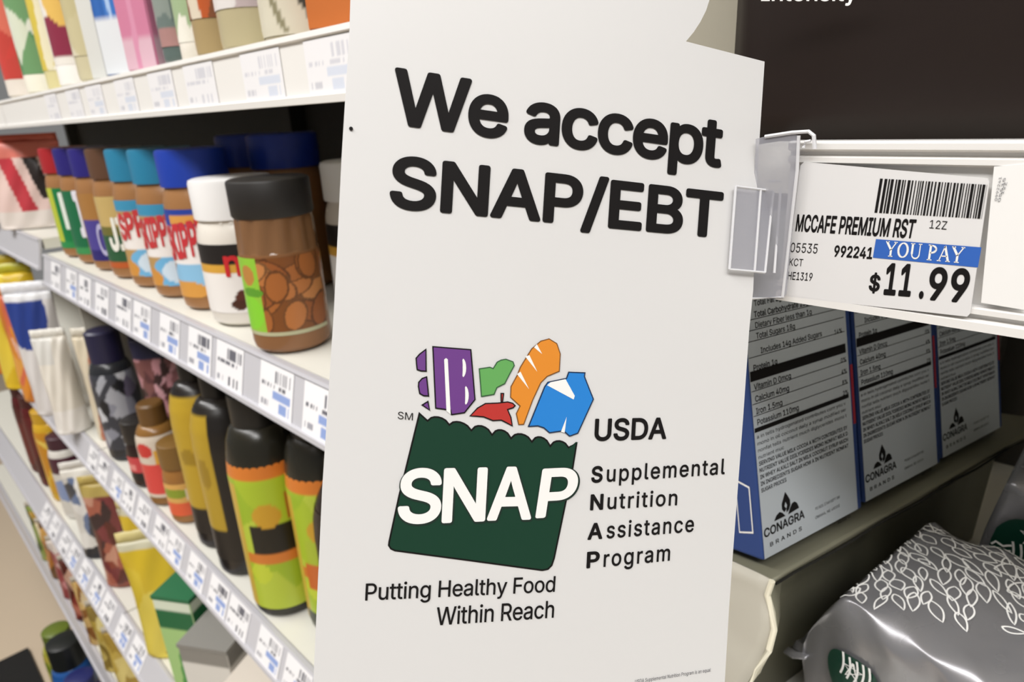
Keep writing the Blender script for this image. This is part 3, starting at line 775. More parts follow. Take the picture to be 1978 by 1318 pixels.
def side_badge(parent, surf, L, Hh, cx, cz, rad, strokes):
    ctr = V([0, 0, Hh / 2])
    def lift(x, z, e):
        u, a = front_to_ua(L, Hh, x, z); p = surf(u, a); return p + V([0, -e, .4 * e])
    m_ = MB(); N_ = 30; pts = [(cx, cz)] + [(cx + rad * r_ * math.cos(2 * math.pi * k / N_), cz + rad * r_ * math.sin(2 * math.pi * k / N_)) for r_ in (.3, .6, .85, 1.) for k in range(N_)]
    f = [(0, 1 + k, 1 + (k + 1) % N_) for k in range(N_)]
    for r_ in range(3): f += [(1 + r_ * N_ + k, 1 + (r_ + 1) * N_ + k, 1 + (r_ + 1) * N_ + (k + 1) % N_, 1 + r_ * N_ + (k + 1) % N_) for k in range(N_)]
    m_.add([lift(x, z, .0011) for x, z in pts], f)
    m_.build('round_badge', M_logo, parent, label='dark green round badge with white strokes')
    w_ = MB()
    for st in strokes:
        P = [lift(cx + rad * x, cz + rad * z, .0018) for x, z in st]
        vs = []
        for i, p in enumerate(P):
            t_ = P[min(i + 1, len(P) - 1)] - P[max(i - 1, 0)]; t_ /= np.linalg.norm(t_) + 1e-12
            sd = np.cross([0, -1., .3], t_); sd /= np.linalg.norm(sd) + 1e-12
            vs += [p - sd * .0005, p + sd * .0005]
        w_.add(vs, [(2 * i, 2 * i + 1, 2 * i + 3, 2 * i + 2) for i in range(len(P) - 1)])
    w_.build('badge_strokes', M_wink, parent)
H1, H2 = EYE - .216 - LOWZ, EYE - .186 - LOWZ
q1 = onY(1675, 1347, .262); q2 = onY(1990, 1066, .372)
side_badge(b1, s1, .155, H1, q1[0] + .0055, min(q1[2] - LOWZ, H1 - .024), .0135, [[(x0 + .08 * math.sin(t * 3), .95 - t * .9) for t in np.linspace(0, 1, 8)] for x0 in (-.4, -.15, .1, .3, .5)] + star)
side_badge(b2, s2, .146, H2, q2[0] - .032, q2[2] - LOWZ, .0165, waves + star + hair)

# ------------------------------------------------------------------ dark coffee pack on the right shelf
RZ = EYE - .016
dorg = (.03, .285, RZ)
dark = thing('coffee_bag', 'tall dark brown coffee bag standing on the shelf above the $11.99 tag', 'coffee bag', dorg)
b = MB(); nu, nv = 40, 30; x0, x1 = -.135, .33
v = []; f = []
def dk_pt(u, t_):
    e = abs(2 * u - 1) ** 6; y = .262 - .030 * (1 - e) ** .5 * (.55 + .45 * math.sin(math.pi * min(1, t_ * 1.3 + .12)))
    y += .0010 * math.sin(11 * u + 5 * t_) + (.0018 if .035 < t_ < .075 and .3 < u < .75 else 0)
    return V([x0 + (x1 - x0) * u, y, RZ + .0008 + .26 * t_])
for j in range(nv + 1):
    for i in range(nu + 1): v.append(dk_pt(i / nu, j / nv))
f = [(j * (nu + 1) + i, j * (nu + 1) + i + 1, (j + 1) * (nu + 1) + i + 1, (j + 1) * (nu + 1) + i) for j in range(nv) for i in range(nu)]
k0 = len(v)
for j in range(nv + 1):
    for i in range(nu + 1): p = dk_pt(i / nu, j / nv); v.append(V([p[0], .345 + (.262 - p[1]) * .8, p[2]]))
f += [tuple(k0 + q for q in ff[::-1]) for ff in f]
n1 = nu + 1
for i in range(nu): f += [(i + 1, i, k0 + i, k0 + i + 1), (nv * n1 + i, nv * n1 + i + 1, k0 + nv * n1 + i + 1, k0 + nv * n1 + i)]
for j in range(nv): f += [(j * n1, (j + 1) * n1, k0 + (j + 1) * n1, k0 + j * n1), ((j + 1) * n1 + nu, j * n1 + nu, k0 + j * n1 + nu, k0 + (j + 1) * n1 + nu)]
mesh('bag_body', [p - V(dorg) for p in v], f, mat('dark_brown_matte_film', '231a17', .5, spec=.25, bump=.15, bscale=20), dark, True)
t = MB()
def dk_text(x, y):
    px = 1470 + x * 185; py = 2 - y * 34
    q = onY(px, py, .2309); return q
text_add(t, 'Intensity', dk_text, .025)
t.build('bag_lettering', M_wink, dark, org=dorg)
sm = MB(); sm.tube([dk_pt(.36 + .02 * i, .072 + .001 * i) + V([0, -.0002, 0]) for i in range(14)], .0004, 6); sm.build('bottom_fold', mat('dark_brown_sheen', '33291f', .4), dark, True, dorg)
# pale carton just left of it, behind the sign's shoulder
cp = onY(1429, 60, .30); corg = (cp[0] - .05, .36, RZ)
cart = thing('carton', 'beige carton behind the shoulder of the white sign, beside the dark coffee bag', 'carton', corg)
b = MB(); b.box((-.06, -.055, .0006), (.0, -.03, .23)); cb_ = b.build('carton_body', mat('beige_grey_carton', 'aaa595', .6, bump=.1), cart)
cb_.location = (.05, 0, 0)
# ------------------------------------------------------------------ price tags in the long strips
def tag_art(seed, blue, faint=False):
    rnd = random.Random(seed); bars = [rnd.random() < .55 for _ in range(26)]
    ink = 'd6d6dd' if faint else '66666f'; bl = 'd9dfec' if faint else '8fa4d6'
    txt = [[rnd.random() < .6 for _ in range(30)] for _ in range(3)]
    def f(u, v):
        if .42 < u < .94 and .66 < v < .90 and bars[int((u - .42) / .52 * 26) % 26]: return hexc(ink)
        if .05 < u < .80 and .50 < v < .60 and txt[0][int(u * 30) % 30]: return hexc(ink)
        if blue and .42 < u < .95 and .33 < v < .46: return hexc(bl)
        if .48 < u < .92 and .07 < v < .29 and txt[1][int(u * 18) % 30]: return hexc(ink if not blue else bl)
        if .05 < u < .30 and .12 < v < .22 and txt[2][int(u * 30) % 30]: return hexc('d0d0d6' if faint else 'a2a2aa')
        return hexc('f1f0f2')
    return f
TAGM = artmat('printed_tag', .35)
_tagmesh = {}
def strip_tag(key, x, w, label, group, seed, blue, dz=0., tall=1.):
    p, u, n, L = strip_point(key, x, .0045, .0010, dz); hgt = (L - .009) * tall
    kk = (key, seed % 4, blue)
    if kk not in _tagmesh:
        o = flat_patch('price_tag', lambda a, t_: V([a * w, 0, 0]) + u * hgt * (1 - t_), tag_art(seed, blue, key == 'U'), None, 40, 24, TAGM)
        s_ = o.modifiers.new('s', 'SOLIDIFY'); s_.thickness = .0003; s_.offset = 1
        _tagmesh[kk] = o
    else:
        o = _tagmesh[kk].copy(); COL.objects.link(o)
    o.location = tuple(p); tag(o, label, 'price tag', group)
ORD = ['first', 'second', 'third', 'fourth', 'fifth', 'sixth', 'seventh', 'eighth', 'ninth', 'tenth', 'eleventh', 'twelfth', 'thirteenth', 'fourteenth', 'fifteenth', 'sixteenth']
rows = [('U', -.365, .052, -.085, 8, 'topmost shelf edge', 'price tags on the upper shelf edge'),
        ('M', -.426, .053, -.0735, 11, 'shelf edge under the peanut butter jars', 'price tags under the peanut butter jars'),
        ('L', -.560, .050, -.0640, 12, 'shelf edge under the syrup bottles', 'price tags under the syrup bottles'),
        ('LL', -1.15, .060, -.0800, 9, 'shelf edge under the yellow bags', 'price tags under the yellow bags')]
for key, xs, w, dx, n_, where, grp in rows:
    for i in range(n_):
        o_word = ORD[i]
        lab = f'white price tag, {o_word} from the sign on the {where}'
        strip_tag(key, xs + i * dx + .006 * math.sin(i * 2.3), w, lab, grp, i + 5 * len(key), (i % 3 != 2) and i < 5 or i % 4 == 1)

# ------------------------------------------------------------------ peanut butter row
ZM, ZU, ZL, ZLL, ZF, ZG = [EYE + LEV[k][0][1] + .0017 for k in ('M', 'U', 'L', 'LL', 'F', 'G')]
M_pb = mat('peanut_butter_brown', '9c6f45', .3)
M_pbdark = mat('peanut_butter_dark', '8a5f3c', .25)
def jar(label, x, y, lidc, art, texts=(), k=.62, h=.152, r=.0325, group='peanut butter jars on the middle shelf', body=None, z=None, span=120, lidh=.034, patch=True):
    z = ZM if z is None else z
    t = thing('food_jar', label, 'jar', (x, y, z), toward_camera(x, y, k), group)
    lz = h - lidh
    prof = [(r * .86, 0), (r * .97, .003), (r, .009), (r, lz - .022), (r * .985, lz - .014), (r * .93, lz - .006), (r * .86, lz - .001), (r * .84, lz + .003)]
    b = MB(); b.lathe(prof, 40); b.build('jar_body', body or M_pb, t, True)
    lid = MB(); n = 72; pr = [(r * .955, lz), (r * .965, lz + .002), (r * .965, h - .004), (r * .94, h - .0012), (r * .86, h)]
    v = []; f = []
    for i, (rr, zz) in enumerate(pr):
        for q in range(n):
            rb = rr * (1.0 if q % 2 else .984) if i in (1, 2) else rr
            a = 2 * math.pi * q / n; v.append((rb * math.sin(a), -rb * math.cos(a), zz))
    for i in range(len(pr) - 1):
        for q in range(n): f.append((i * n + q, i * n + (q + 1) % n, (i + 1) * n + (q + 1) % n, (i + 1) * n + q))
    f += [tuple(range(n))[::-1], tuple(range(len(v) - n, len(v)))]
    lid.add(v, f); lid.build('lid', mat('jar_lid_' + lidc, lidc, .35), t, True)
    rf = rprof(prof)
    if patch:
        lb = wrap_patch('label', lambda zz: rf(zz) + .0004, .013, lz - .020, -span, span, art, t, 72, 40)
        if texts:
            m_ = MB(); ms = []
            for s, ac, aw, z0, hh, c, wgt, sl in texts:
                mm = mat('label_ink_' + c, c, .45)
                if mm not in ms: ms.append(mm)
                wrap_text(m_, s, lambda zz: rf(zz) + .0006, ac, aw, z0, hh, wgt, sl, ms.index(mm))
            m_.build('label_lettering', None, lb, mats=ms)
    return t
JY = .255
# small-lettered spread jars at the far end
jif = lambda c1, c2, fruit: art_layers(c1, ('rect', .42, .0, .74, 1., c2), ('oval', .70, .30, .10, .20, fruit), ('rect', 0, 0, 1, .10, 'c8b48c'))
jar('red lidded peanut butter jar with green and lime label at the row\'s far end', -1.145, JY, 'a8242a', art_layers('b9c43a', ('rect', .40, .12, 1, 1, '1d7a43'), ('oval', .66, .34, .10, .20, 'cfd428'), ('rect', 0, 0, 1, .10, '2f8a4c')), [('P', 8, 34, .040, .052, 'e9efe6', .05, 0)])
jar('navy lidded peanut butter jar with white letters on dark green, next after the red lid', -1.065, JY, '2a2273', art_layers('1f6b45', ('rect', 0, 0, 1, .12, '3f8f52')), [('IF', 12, 44, .036, .062, 'e4e4ee', .07, 0)])
jar('navy lidded peanut butter jar with purple label band, left of the brown lid', -.990, JY, '2b2478', art_layers('a5763f', ('rect', .30, 0, 1, .62, '4d4391'), ('rect', .30, .0, 1, .16, '30286e')), [('CR', 10, 40, .020, .040, 'b9b6da', .03, 0)])
jar('brown lidded peanut butter jar with tan label and white letters', -.914, JY, '5f4230', art_layers('c3a86a', ('rect', 0, .42, 1, .60, '6d6a32'), ('rect', .2, .1, 1, .46, '2d5a3a'), ('oval', .74, .16, .09, .16, 'c9d02c'), ('rect', 0, 0, 1, .08, 'b85a2a')), [('JIF', 8, 64, .034, .040, 'ebebe2', .06, 0)])
sk = lambda b0: art_layers(b0, ('oval', .60, .18, .24, .22, '6fb2dc'), ('oval', .60, .18, .16, .15, 'cfe0ee'), ('rect', .28, .36, .96, .80, 'efeae6'), ('rect', 0, .86, 1, 1, '3f8fb4'), ('oval', .30, .10, .14, .12, 'd0913f'))
jar('teal lidded peanut butter jar with red letters on white, right of the brown lid', -.838, JY, '2b7fa3', sk('b8935a'), [('SPP', -14, 62, .056, .030, 'c23a3c', .07, .006)])
jar('second teal lidded peanut butter jar, left of the royal blue lid', -.762, JY, '2a7ea2', sk('b8935a'), [('SKIPPY', -14, 80, .054, .032, 'c5383c', .07, .006)])
jar('royal blue lidded peanut butter jar with red letters and blue swirl beside the white lid', -.683, JY, '1f3fa8',
    art_layers('9a6b40', ('rect', .0, .82, 1, 1, '27409a'), ('rect', .36, .84, .60, .95, 'd99a4a'), ('oval', .48, .24, .22, .20, '8cc0e2'), ('oval', .70, .22, .13, .20, '3a5fb4'), ('oval', .70, .22, .09, .14, 'dfe3ee'), ('rect', .24, .38, .92, .80, 'f0ebe8'), ('oval', .36, .08, .2, .12, 'd79a48')),
    [('SKIPPY', -14, 84, .052, .034, 'c5333a', .07, .008)])
spread = art_layers('f0ece8', ('rect', 0, .72, 1, 1, '221d1b'), ('rect', 0, .58, 1, .72, 'd8a33e'), ('oval', .58, .22, .10, .14, '5a2f22'), ('oval', .68, .12, .08, .10, 'd8a22c'), ('oval', .50, .12, .05, .08, '4a2a1e'))
spread_text = [('nut', 20, 62, .046, .024, 'c9262c', .04, 0), ('FIT', 10, 40, .091, .010, 'e9e4da', .05, 0)]
M_choc = mat('cream_spread_glass', 'e2dcd2', .25)
jar('white lidded spread jar with black band, behind the black lidded jar on its left', -.602, JY, 'f0efee', spread, spread_text, .75, .128, .037, body=M_choc)
jar('white lidded spread jar with black band, between the black lidded jar and the sign', -.535, .345, 'f0efee', spread, spread_text, .8, .136, .036, body=M_choc)
for i, x in enumerate([-.760, -.682, -.604, -.526]):
    jar(f'tall royal blue lidded jar in the back row, {["leftmost", "second from left", "third from left", "rightmost"][i]} behind the spread', x, .350 if i < 2 else .425, '1f3a9e', art_flat('9a6b40'), (), .6, .160, .037, 'blue lidded jars in the back row', patch=False)
# the big almond jar in front
ax, ay = -.497, .2385
aj = thing('food_jar', 'large black lidded almond butter jar with ribbed neck beside the white sign', 'jar', (ax, ay, ZM), toward_camera(ax, ay, .82))
R = .0305
prof = [(R * .86, 0), (R * .97, .003), (R, .008), (R, .073), (R * .985, .078)]
b = MB(); b.lathe(prof, 48); b.build('jar_body', M_pbdark, aj, True)
b = MB(); n = 60; pr = [(R * .985, .078), (R * .985, .080), (R * .965, .101), (R * .94, .105)]; v = []; f = []
for i, (rr, zz) in enumerate(pr):
    for q in range(n):
        a = 2 * math.pi * q / n; rb = rr * (.945 if (q % 5 < 2 and i in (1, 2)) else 1.); v.append((rb * math.sin(a), -rb * math.cos(a), zz))
for i in range(3):
    for q in range(n): f.append((i * n + q, i * n + (q + 1) % n, (i + 1) * n + (q + 1) % n, (i + 1) * n + q))
b.add(v, f); b.build('ribbed_neck', mat('amber_ribbed_plastic', '7d5a3c', .12), aj, True)
b = MB(); b.lathe([(R * .97, .1045), (R * 1.0, .106), (R * 1.0, .130), (R * .975, .1315), (R * .9, .1325)], 48); b.build('lid', mat('black_matte_lid', '211e1c', .5), aj, True)
almonds = art_layers(art_nuts('7d4a22', 6, 24), ('rect', 0, 0, .33, 1, '8fc43a'), ('oval', .20, .78, .09, .13, 'b9823f'), ('oval', .16, .30, .17, .22, '86cf34'), ('oval', .22, .56, .14, .06, '5d9a2c'), ('rect', 0, 0, 1, .05, 'b7b592'))
wrap_patch('label', lambda z: R + .0004, .015, .076, -74, 74, almonds, aj, 110, 70)

# ------------------------------------------------------------------ upper shelf
def bottle(label, x, y, z, r, h, bodyc, art=None, capc='e8e6e0', neck=.5, cap_h=.03, base_c=None, group=None, k=.6, a=110, lz=(.12, .9), cat='bottle', name='bottle', shoulder=.25, texts=()):
    t = thing(name, label, cat, (x, y, z), toward_camera(x, y, k), group)
    bh = h - cap_h
    prof = [(r * .85, 0), (r * .98, .003), (r, .008)] + [(r, bh * (1 - shoulder))] + [(r * (1 - (1 - neck) * (1 - math.cos(q * math.pi / 2))), bh * (1 - shoulder + shoulder * math.sin(q * math.pi / 2))) for q in (.25, .5, .75, 1.)]
    b = MB(); b.lathe(prof, 32); b.build('bottle_body', mat('bottle_' + bodyc, bodyc, .25), t, True)
    c = MB(); cr = r * neck * 1.06; c.lathe([(cr, bh), (cr, h - .003), (cr * .85, h)], 28); c.build('cap', mat('cap_' + capc, capc, .4), t, True)
    if base_c:
        c = MB(); c.lathe([(r * .9, -.0), (r * 1.012, .003), (r * 1.012, bh * .16), (r * .99, bh * .165)], 32); c.build('base_cup', mat('cup_' + base_c, base_c, .4), t, True)
    if art:
        rf = rprof(prof); z0, z1 = bh * lz[0], bh * lz[1]
        lb = wrap_patch('label', lambda zz: rf(zz) + .0005, z0, z1, -a, a, art, t, 60, 44)
        if texts:
            m_ = MB(); ms = []
            for s, ac, aw, zz, hh, cc, wgt, sl in texts:
                mm = mat('label_ink_' + cc, cc, .45)
                if mm not in ms: ms.append(mm)
                wrap_text(m_, s, lambda q: rf(q) + .0007, ac, aw, zz, hh, wgt, sl, ms.index(mm))
            m_.build('label_lettering', None, lb, mats=ms)
    return t
def carton(label, x, y, z, w, d, h, bodyc, front, side=None, k=0., group=None, cat='box', name='carton', flap=None):
    t = thing(name, label, cat, (x, y, z), k, group)
    b = MB(); b.box((-w / 2, 0, 0), (w / 2, d, h)); o = b.build('carton_body', mat('board_' + bodyc, bodyc, .45), t)
    m_ = o.modifiers.new('b', 'BEVEL'); m_.width = .0015; m_.segments = 2
    flat_patch('front_panel', lambda u, v: V([-w / 2 + .001 + u * (w - .002), -.0004, .001 + v * (h - .002)]), front, t, 26, 40)
    flat_patch('side_panel', lambda u, v: V([w / 2 + .0004, .001 + u * (d - .002), .001 + v * (h - .002)]), side or front, t, 26, 40)
    if flap:
        b = MB(); b.box((-w / 2 - .001, -.001, h), (w / 2 + .001, d + .001, h + .006)); b.build('top_flap', mat('board_' + flap, flap, .5), t)
    return t
def pouch(label, x, y, z, w, h, d, art, k=0., group=None, cat='pouch', name='pouch', sealc='d8d4cc', lean=0., seed=1):
    t = thing(name, label, cat, (x, y, z), k, group)
    nu, nv = 54, 60; U = np.linspace(0, 1, nu + 1); T = np.linspace(0, 1, nv + 1); rnd = random.Random(seed); p1, p2 = rnd.uniform(0, 6), rnd.uniform(0, 6)
    hs = h * .92
    def pt(u, v, s):
        prof_v = (1 - v ** 2.2) ** .6 if v < 1 else 0.
        th = d / 2 * (1 - abs(2 * u - 1) ** 3) ** .7 * (.18 + .82 * prof_v) if 0 < u < 1 else d * .03
        wob = .0016 * math.sin(9 * u + 7 * v + p1) + .001 * math.sin(21 * u - 13 * v + p2)
        xx = (u - .5) * w * (1 - .05 * math.sin(math.pi * v)); yy = s * (th + (wob if v > .03 else 0))
        return V([xx, yy + lean * v * h, v * hs])
    vs = [pt(u, v, -1) for v in T for u in U]; n = len(vs); vs += [pt(u, v, 1) for v in T for u in U]
    q = lambda i, j: j * (nu + 1) + i
    f = [(q(i, j), q(i + 1, j), q(i + 1, j + 1), q(i, j + 1)) for j in range(nv) for i in range(nu)]
    f += [tuple(n + k_ for k_ in ff[::-1]) for ff in f]
    for i in range(nu): f += [(q(i + 1, 0), q(i, 0), n + q(i, 0), n + q(i + 1, 0)), (q(i, nv), q(i + 1, nv), n + q(i + 1, nv), n + q(i, nv))]
    for j in range(nv): f += [(q(0, j), q(0, j + 1), n + q(0, j + 1), n + q(0, j)), (q(nu, j + 1), q(nu, j), n + q(nu, j), n + q(nu, j + 1))]
    cols = grid_colors(art, U, T); mesh('pouch_body', vs, f, artmat('printed_film', .3), t, True, np.concatenate([cols, cols]))
    b = MB(); sv = []
    for i in range(13):
        for zz in (hs - .002, h): sv.append(((i / 12 - .5) * w * .99, lean * h + .0012 * math.sin(i * 2.1), zz))
    b.add(sv, [(2 * i, 2 * i + 2, 2 * i + 3, 2 * i + 1) for i in range(12)])
    o = b.build('top_seal', mat('seal_' + sealc, sealc, .35), t, True); m_ = o.modifiers.new('s', 'SOLIDIFY'); m_.thickness = .0012; m_.offset = 0
    return t
UG = 'bottles and boxes on the top shelf'
bottle('red bottle at the far left of the top shelf', -1.168, .245, ZU, 0.0317, .22, 'c2453c', art_cells(['c9443c', 'b93630', 'd8705c', 'c2453c'], 14, 2), 'd9cfc4', .55, base_c='e6ddd2', group=UG)
bottle('white bottle with green leaf print, right of the red bottle on the top shelf', -1.073, .245, ZU, 0.0282, .22, 'dcdcce', art_cells(['6f9a6a', 'e2e4d8', 'a9c09a', '4f8658', 'd6dcc8'], 30, 5), 'e9e7df', .55, base_c='e8e4d4', group=UG)
bottle('slim yellow printed bottle behind the white jar with maroon bands', -1.000, .245, ZU, 0.0211, .22, 'd9cf9a', art_cells(['d2bd4e', 'e6dfc0', 'c0a440', 'efe9d6'], 22, 9, 2), 'dcd8c8', .6, group=UG)
bottle('white bottle with maroon bands and a yellow round mark on the top shelf', -0.924, .25, ZU, 0.0299, .22, 'ece7e0', art_layers('ebe6de', ('rect', .3, .06, .9, .34, '8a2f47'), ('oval', .56, .46, .22, .20, 'e4bb62'), ('oval', .60, .47, .07, .08, 'b8672e'), ('rect', .36, .66, .86, .80, '8a3048')), 'e9e4dc', .8, base_c='ece8e2', group=UG)
bottle('tall beige bottle on the top shelf', -0.838, .245, ZU, .027, .24, 'cfc6a4', art_cells(['d4cbaa', 'c3b98f', 'd9d2b8', 'c9bf98'], 18, 12, .4), 'd6ceb2', .8, group=UG)
carton('silver grey carton with black edge, left of the bright blue one', -0.767, .222, ZU, .042, .035, .22, 'c9c9c4', art_layers('d8d8d2', ('rect', .55, 0, 1, .30, '8d8d8d')), art_layers('22252a', ('rect', 0, 0, .6, .12, '77787a')), .3, UG)
carton('bright blue speckled carton with white foot on the top shelf', -0.711, .222, ZU, .046, .035, .22, '3a6fb8', art_layers(art_cells(['3c74c0', '2f63ae', '4a86cf', 'a9c6ea', '3468b4'], 46, 15), ('rect', 0, 0, 1, .20, 'dfe3e6')), None, .4, UG)
carton('pink carton beside the bright blue one on the top shelf', -0.661, .222, ZU, .036, .03, .22, 'c77a97', art_layers('cc7f9c', ('rect', 0, 0, 1, .10, 'd9b3c0'), ('slant', .5, .08, .1, 'd591ac', 0, 1)), None, .4, UG)
bottle('dark grey green bottle right of the pink carton', -0.620, .245, ZU, 0.0180, .15, '5c6a66', art_layers(art_cells(['6b7874', '39464a', '8a938c', '55625e'], 20, 17, 2), ('rect', .3, 0, .9, .14, 'a9807c')), 'cfcfc9', .6, group=UG)
bottle('pale green and white patterned bottle on the top shelf', -0.584, .245, ZU, 0.0170, .15, 'c2cdb4', art_cells(['9fb48c', 'dfe4d4', '7c9a70', 'e9e6da', 'b9c4a2'], 28, 19, 1.6), 'e2e0d6', .6, base_c='e4ded2', group=UG)
bottle('clear tan bottle with orange and white label on the top shelf', -0.545, .245, ZU, 0.0205, .15, 'a89268', art_layers(art_cells(['d9cdb8', 'b9582a', 'e6e0d4', '7d4a2a'], 22, 23, 1.6)), 'd8d2c6', .6, group=UG, lz=(.22, .95))
bottle('cream bodied bottle with maroon and white label on the top shelf', -0.494, .25, ZU, 0.0275, .15, 'b8ad8a', art_layers(art_cells(['8a3a4c', 'd9d3d0', '5a2c3a', 'b9a9a8', 'ded9d6'], 26, 27, 1.4)), 'd8d2c6', .7, group=UG, lz=(.22, .95))
bottle('wide bottle with navy label and dark strokes on beige, left of the orange brown box', -0.432, .255, ZU, 0.0310, .15, 'b4aa8e', art_layers('d2ccb8', ('rect', 0, .26, 1, 1, '2c3f86'), ('slant', .42, .025, -.5, '3c3a30', .02, .22), ('slant', .56, .022, -.5, '4a4638', .02, .22), ('slant', .70, .03, -.3, '2e2c26', .02, .22), ('slant', .28, .02, -.4, '8a8468', .02, .22), ('art', .3, .44, .9, .9, art_cells(['2c3f86', '6a7ab8', 'c9d0e6', '22326e'], 24, 31, 1.4))), 'c9c9cc', .7, group=UG, lz=(.03, .95))
carton('orange brown box near the sign on the top shelf', -0.345, .230, ZU, .056, .04, .13, 'b5622c', art_layers('c06c34', ('rect', .15, .30, .85, .36, '7a3a18'), ('rect', 0, .36, 1, .8, 'b25d2a')), None, .55, UG)
bottle('white bottle at the right end of the top shelf beside the sign', -0.297, .25, ZU, .026, .20, 'e8e6e2', None, 'f0efec', .7, group=UG)

# bottle shelf: dark syrups, honey, chocolates
LG = 'bottles on the shelf under the peanut butter'
lime_art = lambda sd: art_layers(art_cells(['a9c02e', '9cb82a', 'b6c840', 'a4bd30'], 14, sd), ('rect', 0, .90, 1, 1, 'd2792e'), ('rect', .0, 0, .26, .86, 'c8a83c'), ('rect', .34, .40, .72, .60, '17150f'), ('oval', .50, .66, .12, .08, 'c89a2a'), ('rect', .26, .33, .74, .40, 'd07a30'), ('oval', .36, .26, .10, .07, 'c2d03a'), ('rect', .66, .62, .70, .80, 'b06a24'))
def lime(label, x, y, k, sd, extra=()):
    t = bottle(label, x, y, ZL, .0375, .255, '26241c', None, '1d1c1a', .62, .035, group='lime labelled bottles', k=k)
    rf = rprof([(.0375, 0), (.0375, .166), (.0358, .183), (.0306, .207)])
    lb = wrap_patch('label', lambda z: rf(z) + .0007, .012, .186, -95, 95, art_layers(lime_art(sd), *extra), t, 64, 56)
    return t
lime('lime labelled bottle with black band, standing in front on the shelf of syrups', -.632, .2495, .80, 40)
lime('second lime labelled bottle, behind the front one and nearer the sign', -.560, .277, .72, 44, (('rect', .34, .40, .72, .60, 'a9bb34'), ('rect', .3, .26, .8, .44, 'c8682c'), ('oval', .62, .20, .16, .12, 'c9c5bb'), ('rect', .2, 0, 1, .08, '1f2a1c')))
bottle('dark bottle with pale round mark and green foot, next to the white sign', -.478, .256, ZL, .034, .235, '2b211c', art_layers('2b211c', ('oval', .55, .30, .25, .12, 'cfcbc2'), ('rect', 0, 0, 1, .10, '1f5a3a')), '161514', .45, group=LG, k=.8)
yl = art_layers('b9992a', ('oval', .62, .56, .12, .07, '9a7c1e'), ('oval', .52, .30, .14, .05, 'a68a26'), ('rect', 0, .97, 1, 1, '7d6a1e'))
bottle('black syrup bottle with plain yellow label, left of the dark sided one', -.806, .252, ZL, .034, .262, '1f1a18', art_layers('1f1a18', ('rect', .0, .20, .80, .97, 'b9992a'), ('oval', .40, .56, .1, .06, '9a7c1e')), '171514', .42, .04, lz=(.10, .96), group=LG, k=.70, texts=[('co', 44, 22, .030, .012, 'cfc9bd', .02, 0)])
bottle('dark syrup bottle with yellow label on its aisle side, left of the front lime label', -.731, .2495, ZL, .0355, .262, '1f1b18', art_layers('1f1b18', ('rect', .0, .22, .60, .97, 'b3942a'), ('oval', .5, .6, .06, .1, '9a7c1e')), '171514', .42, .04, lz=(.10, .96), group=LG, k=.22)
bottle('tan bottle with red and white label at the foot of the chocolate pouch', -.962, .238, ZL, .028, .15, '8a6230', art_layers('d6c9b8', ('rect', .2, .06, .8, .55, 'd84a44'), ('rect', .55, .0, 1, .30, 'e0603a'), ('rect', .5, .55, 1, .78, 'd9a43a'), ('oval', .36, .78, .12, .12, 'c83a34')), '6a4a22', .6, group=LG, k=.75)
jar('small dark jar with red and black label beside the tan bottle', -1.035, .236, '24201e', art_layers('c8464a', ('rect', 0, 0, 1, .34, '1f1a1a'), ('rect', 0, .45, .4, .7, 'e08a84'), ('rect', .5, .66, .9, .9, 'd9c9c4')), (), .75, .105, .0255, LG, mat('dark_sauce', '2a1a16', .3), ZL)
jar('short tan jar with orange red label between the tan bottle and the yellow labels', -.890, .240, '7a5a2a', art_layers('d9a85a', ('rect', 0, 0, 1, .42, 'e0603a'), ('oval', .4, .7, .2, .15, '8a9a2c'), ('rect', .55, .5, .9, .85, 'e6d2b4')), (), .75, .115, .026, LG, mat('tan_sauce', '9a6a34', .3), ZL)
pouch('dark pouch printed with pink chocolates, under a navy top', -1.050, .315, ZL, .13, .225, .05, art_layers(art_cells(['8a5a5c', '5a3436', 'c08a90', '3c2624', '7a4c4a', 'd2a0a6'], 110, 50), ('rect', 0, .86, 1, 1, '23213c'), ('rect', 0, 0, 1, .30, '43291e'), ('oval', .62, .40, .16, .10, 'b9805a')), 1.0, LG, sealc='23213c')
bottle('black and silver patterned bottle with navy cap, right of the salmon striped pouch', -1.160, .245, ZL, .032, .215, '2a2c30', art_cells(['c9cbd0', '3a3c44', '8a8c98', '1d1e22', '6a6478', 'a8aab2'], 46, 53, 1.4), '232140', .72, .05, group=LG, k=.75)
pouch('salmon and cream striped pouch at the left end of the syrup shelf', -1.250, .250, ZL, .065, .20, .04, art_layers('d9cdb4', ('slant', .38, .09, .2, 'c07a5c', 0, 1), ('slant', .62, .08, .2, 'b8684c', 0, .9), ('slant', .85, .06, .2, 'd8b49a', 0, 1)), .9, LG, sealc='cfc8b8')
carton('plain grey carton standing at the left end of the syrup shelf under the price tags', -1.150, .345, ZL, .06, .12, .25, 'aaa79c', art_layers('b3b0a5', ('rect', 0, .48, 1, .50, '9b988e')), art_layers('aaa79c', ('rect', 0, .44, 1, .46, '8f8c82')), 0., None)

